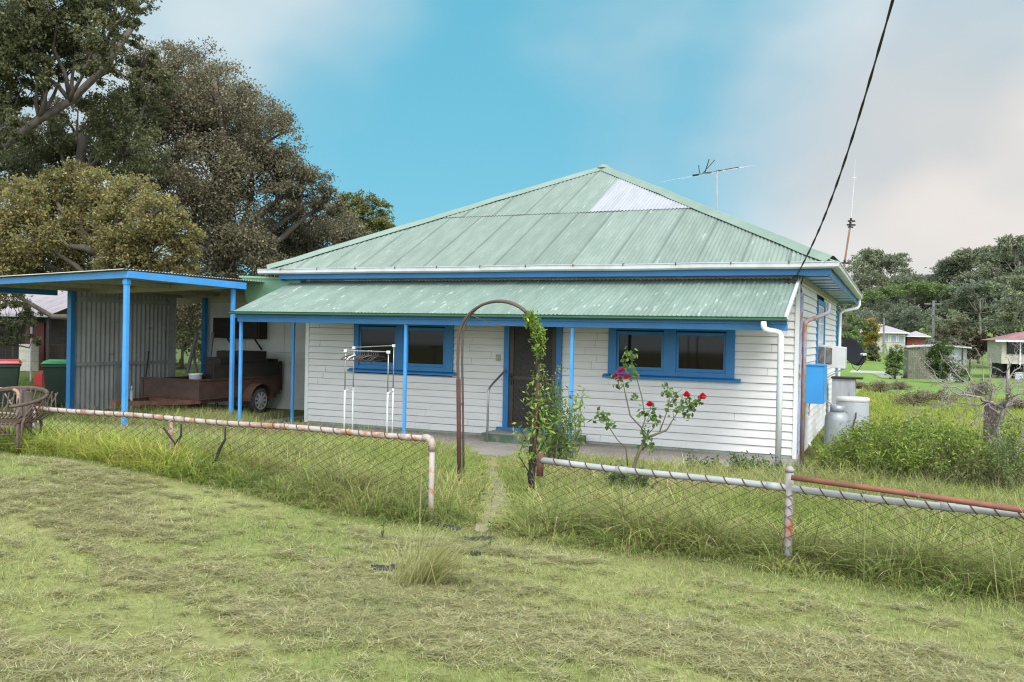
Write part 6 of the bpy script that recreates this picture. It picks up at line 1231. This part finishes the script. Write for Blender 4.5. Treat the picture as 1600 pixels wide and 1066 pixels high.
for k, (px, py, d, h_) in enumerate(((1395, 745, 7.2, .78), (1378, 700, 9., .9), (862, 735, 8.6, .5), (675, 800, 7.5, .55))): pass
# tussock by the gate gap
q = at(650, 905, 1)-CAM; t = (.30-CAM[2])/q[2]; T0 = CAM+q*t; T0[2] = g1(T0[0], T0[1])
n = 480; a = rg.normal(2.4, .0, n); V = []; x = T0[0]+rg.normal(0, .09, n); y = T0[1]+rg.normal(0, .05, n)
h = rg.uniform(.12, .66, n)*rg.uniform(.6, 1, n); hd = rg.normal(R(12), R(50), n); ln = rg.uniform(.45, 1.9, n)*h; h = h*1.0
P0 = np.stack([x, y, gz(x, y)-.01], 1); D = np.stack([np.cos(hd)*ln, np.sin(hd)*ln*.5, np.zeros(n)], 1); Zv = np.array([0, 0, 1.])
S = np.stack([-np.sin(hd), np.cos(hd), np.zeros(n)], 1)*.0026+np.array([.0014, 0, 0]); hv = h[:, None]
Vt = np.stack([P0-S, P0+S, P0+D*.45+Zv*hv*.62+S*.8, P0+D*.45+Zv*hv*.62-S*.8, P0+D*1.05+Zv*hv*.9], 1).reshape(-1, 3)
i = np.arange(n)[:, None]*5; lv = np.concatenate([i+k for k in (0, 1, 2, 3, 3, 2, 4)], 1).ravel(); ls = (np.arange(n)[:, None]*7+np.array([0, 4])[None]).ravel()
tu = empty('grass_tussock', T0, 'dry straw coloured grass tussock at the gap between the fences', 'grass tussock')
link_mesh('blades', Vt, (lv, ls), M['grass'], tu, cols=np.repeat(np.clip(lerp(rg.random(n)**.8, (.26, .33, .10), (.52, .49, .22), (.68, .60, .37)), 0, 1), 5, 0))
b = MB(); b.tube([T0+np.array([-.02, -.03, 0]), T0+np.array([-.03, -.03, .2]), T0+np.array([-.035, -.03, .36])], [.005, .004, .002], 6); b.tube([T0+np.array([.03, 0, 0]), T0+np.array([.02, 0, .5]), T0+np.array([.03, 0, .85])], [.003, .003, .0015], 5); b.build('stem', M['straw'], tu)
for (px, py, h_, lab) in ((765, 855, .22, 'single brown stemmed weed right of the black matting in the gap'), (598, 840, .2, 'single upright green grass spike left of the gap')):
    q = at(px, py, 1)-CAM; q = CAM+q*((.30-CAM[2])/q[2]); q[2] = g1(q[0], q[1]); Pw = along([q, q+np.array([0, 0, h_])], 30, .012); V, C = leafcloud(Pw, .035, vary((.13, .20, .05), 30), asp=.4)
    plant('weed', lab, 'weed', [([q, q+np.array([.005, 0, h_*.5]), q+np.array([0, 0, h_])], .004, .002)], (V, C), stem_m=M['stem'])
# torn black matting showing through the grass
for k, (px, py, w_, l_, rot, lab) in enumerate(((607, 884, .04, .12, .35, 'torn piece of black matting lying left of the straw tussock'), (745, 842, .025, .15, .55, 'long torn strip of black matting across the path in the gap'), (742, 866, .016, .04, .2, 'smallest scrap of black matting on the path in the gap'), (700, 824, .02, .13, -.35, 'thin edge of black matting beside the elbow fence post'))):
    q = at(px, py, 1)-CAM; q = CAM+q*((.29-CAM[2])/q[2]); n = 14; V = []; r2 = np.random.default_rng(k)
    ca, sa = math.cos(rot+YAW*.5), math.sin(rot+YAW*.5)
    for i in range(n):
        u = (i/(n-1)-.5)*2*l_
        for j in (-1, -.3, .4, 1):
            v = j*w_*(.7+.5*r2.random()); xx, yy = q[0]+u*ca-v*sa, q[1]+u*sa+v*ca; V.append((xx, yy, g1(xx, yy)+.008+.02*r2.random()+.008*(j > 0)))
    F = [(i*4+j, (i+1)*4+j, (i+1)*4+j+1, i*4+j+1) for i in range(n-1) for j in range(3)]
    o = link_mesh('matting', V, F, M['black'], None, label=lab, cat='matting'); s_ = o.modifiers.new('thick', 'SOLIDIFY'); s_.thickness = .008; s_.offset = -1
bpy.context.view_layer.update()
print('objects', len(bpy.data.objects), 'polys', sum(len(o.data.polygons) for o in bpy.data.objects if o.type == 'MESH'))
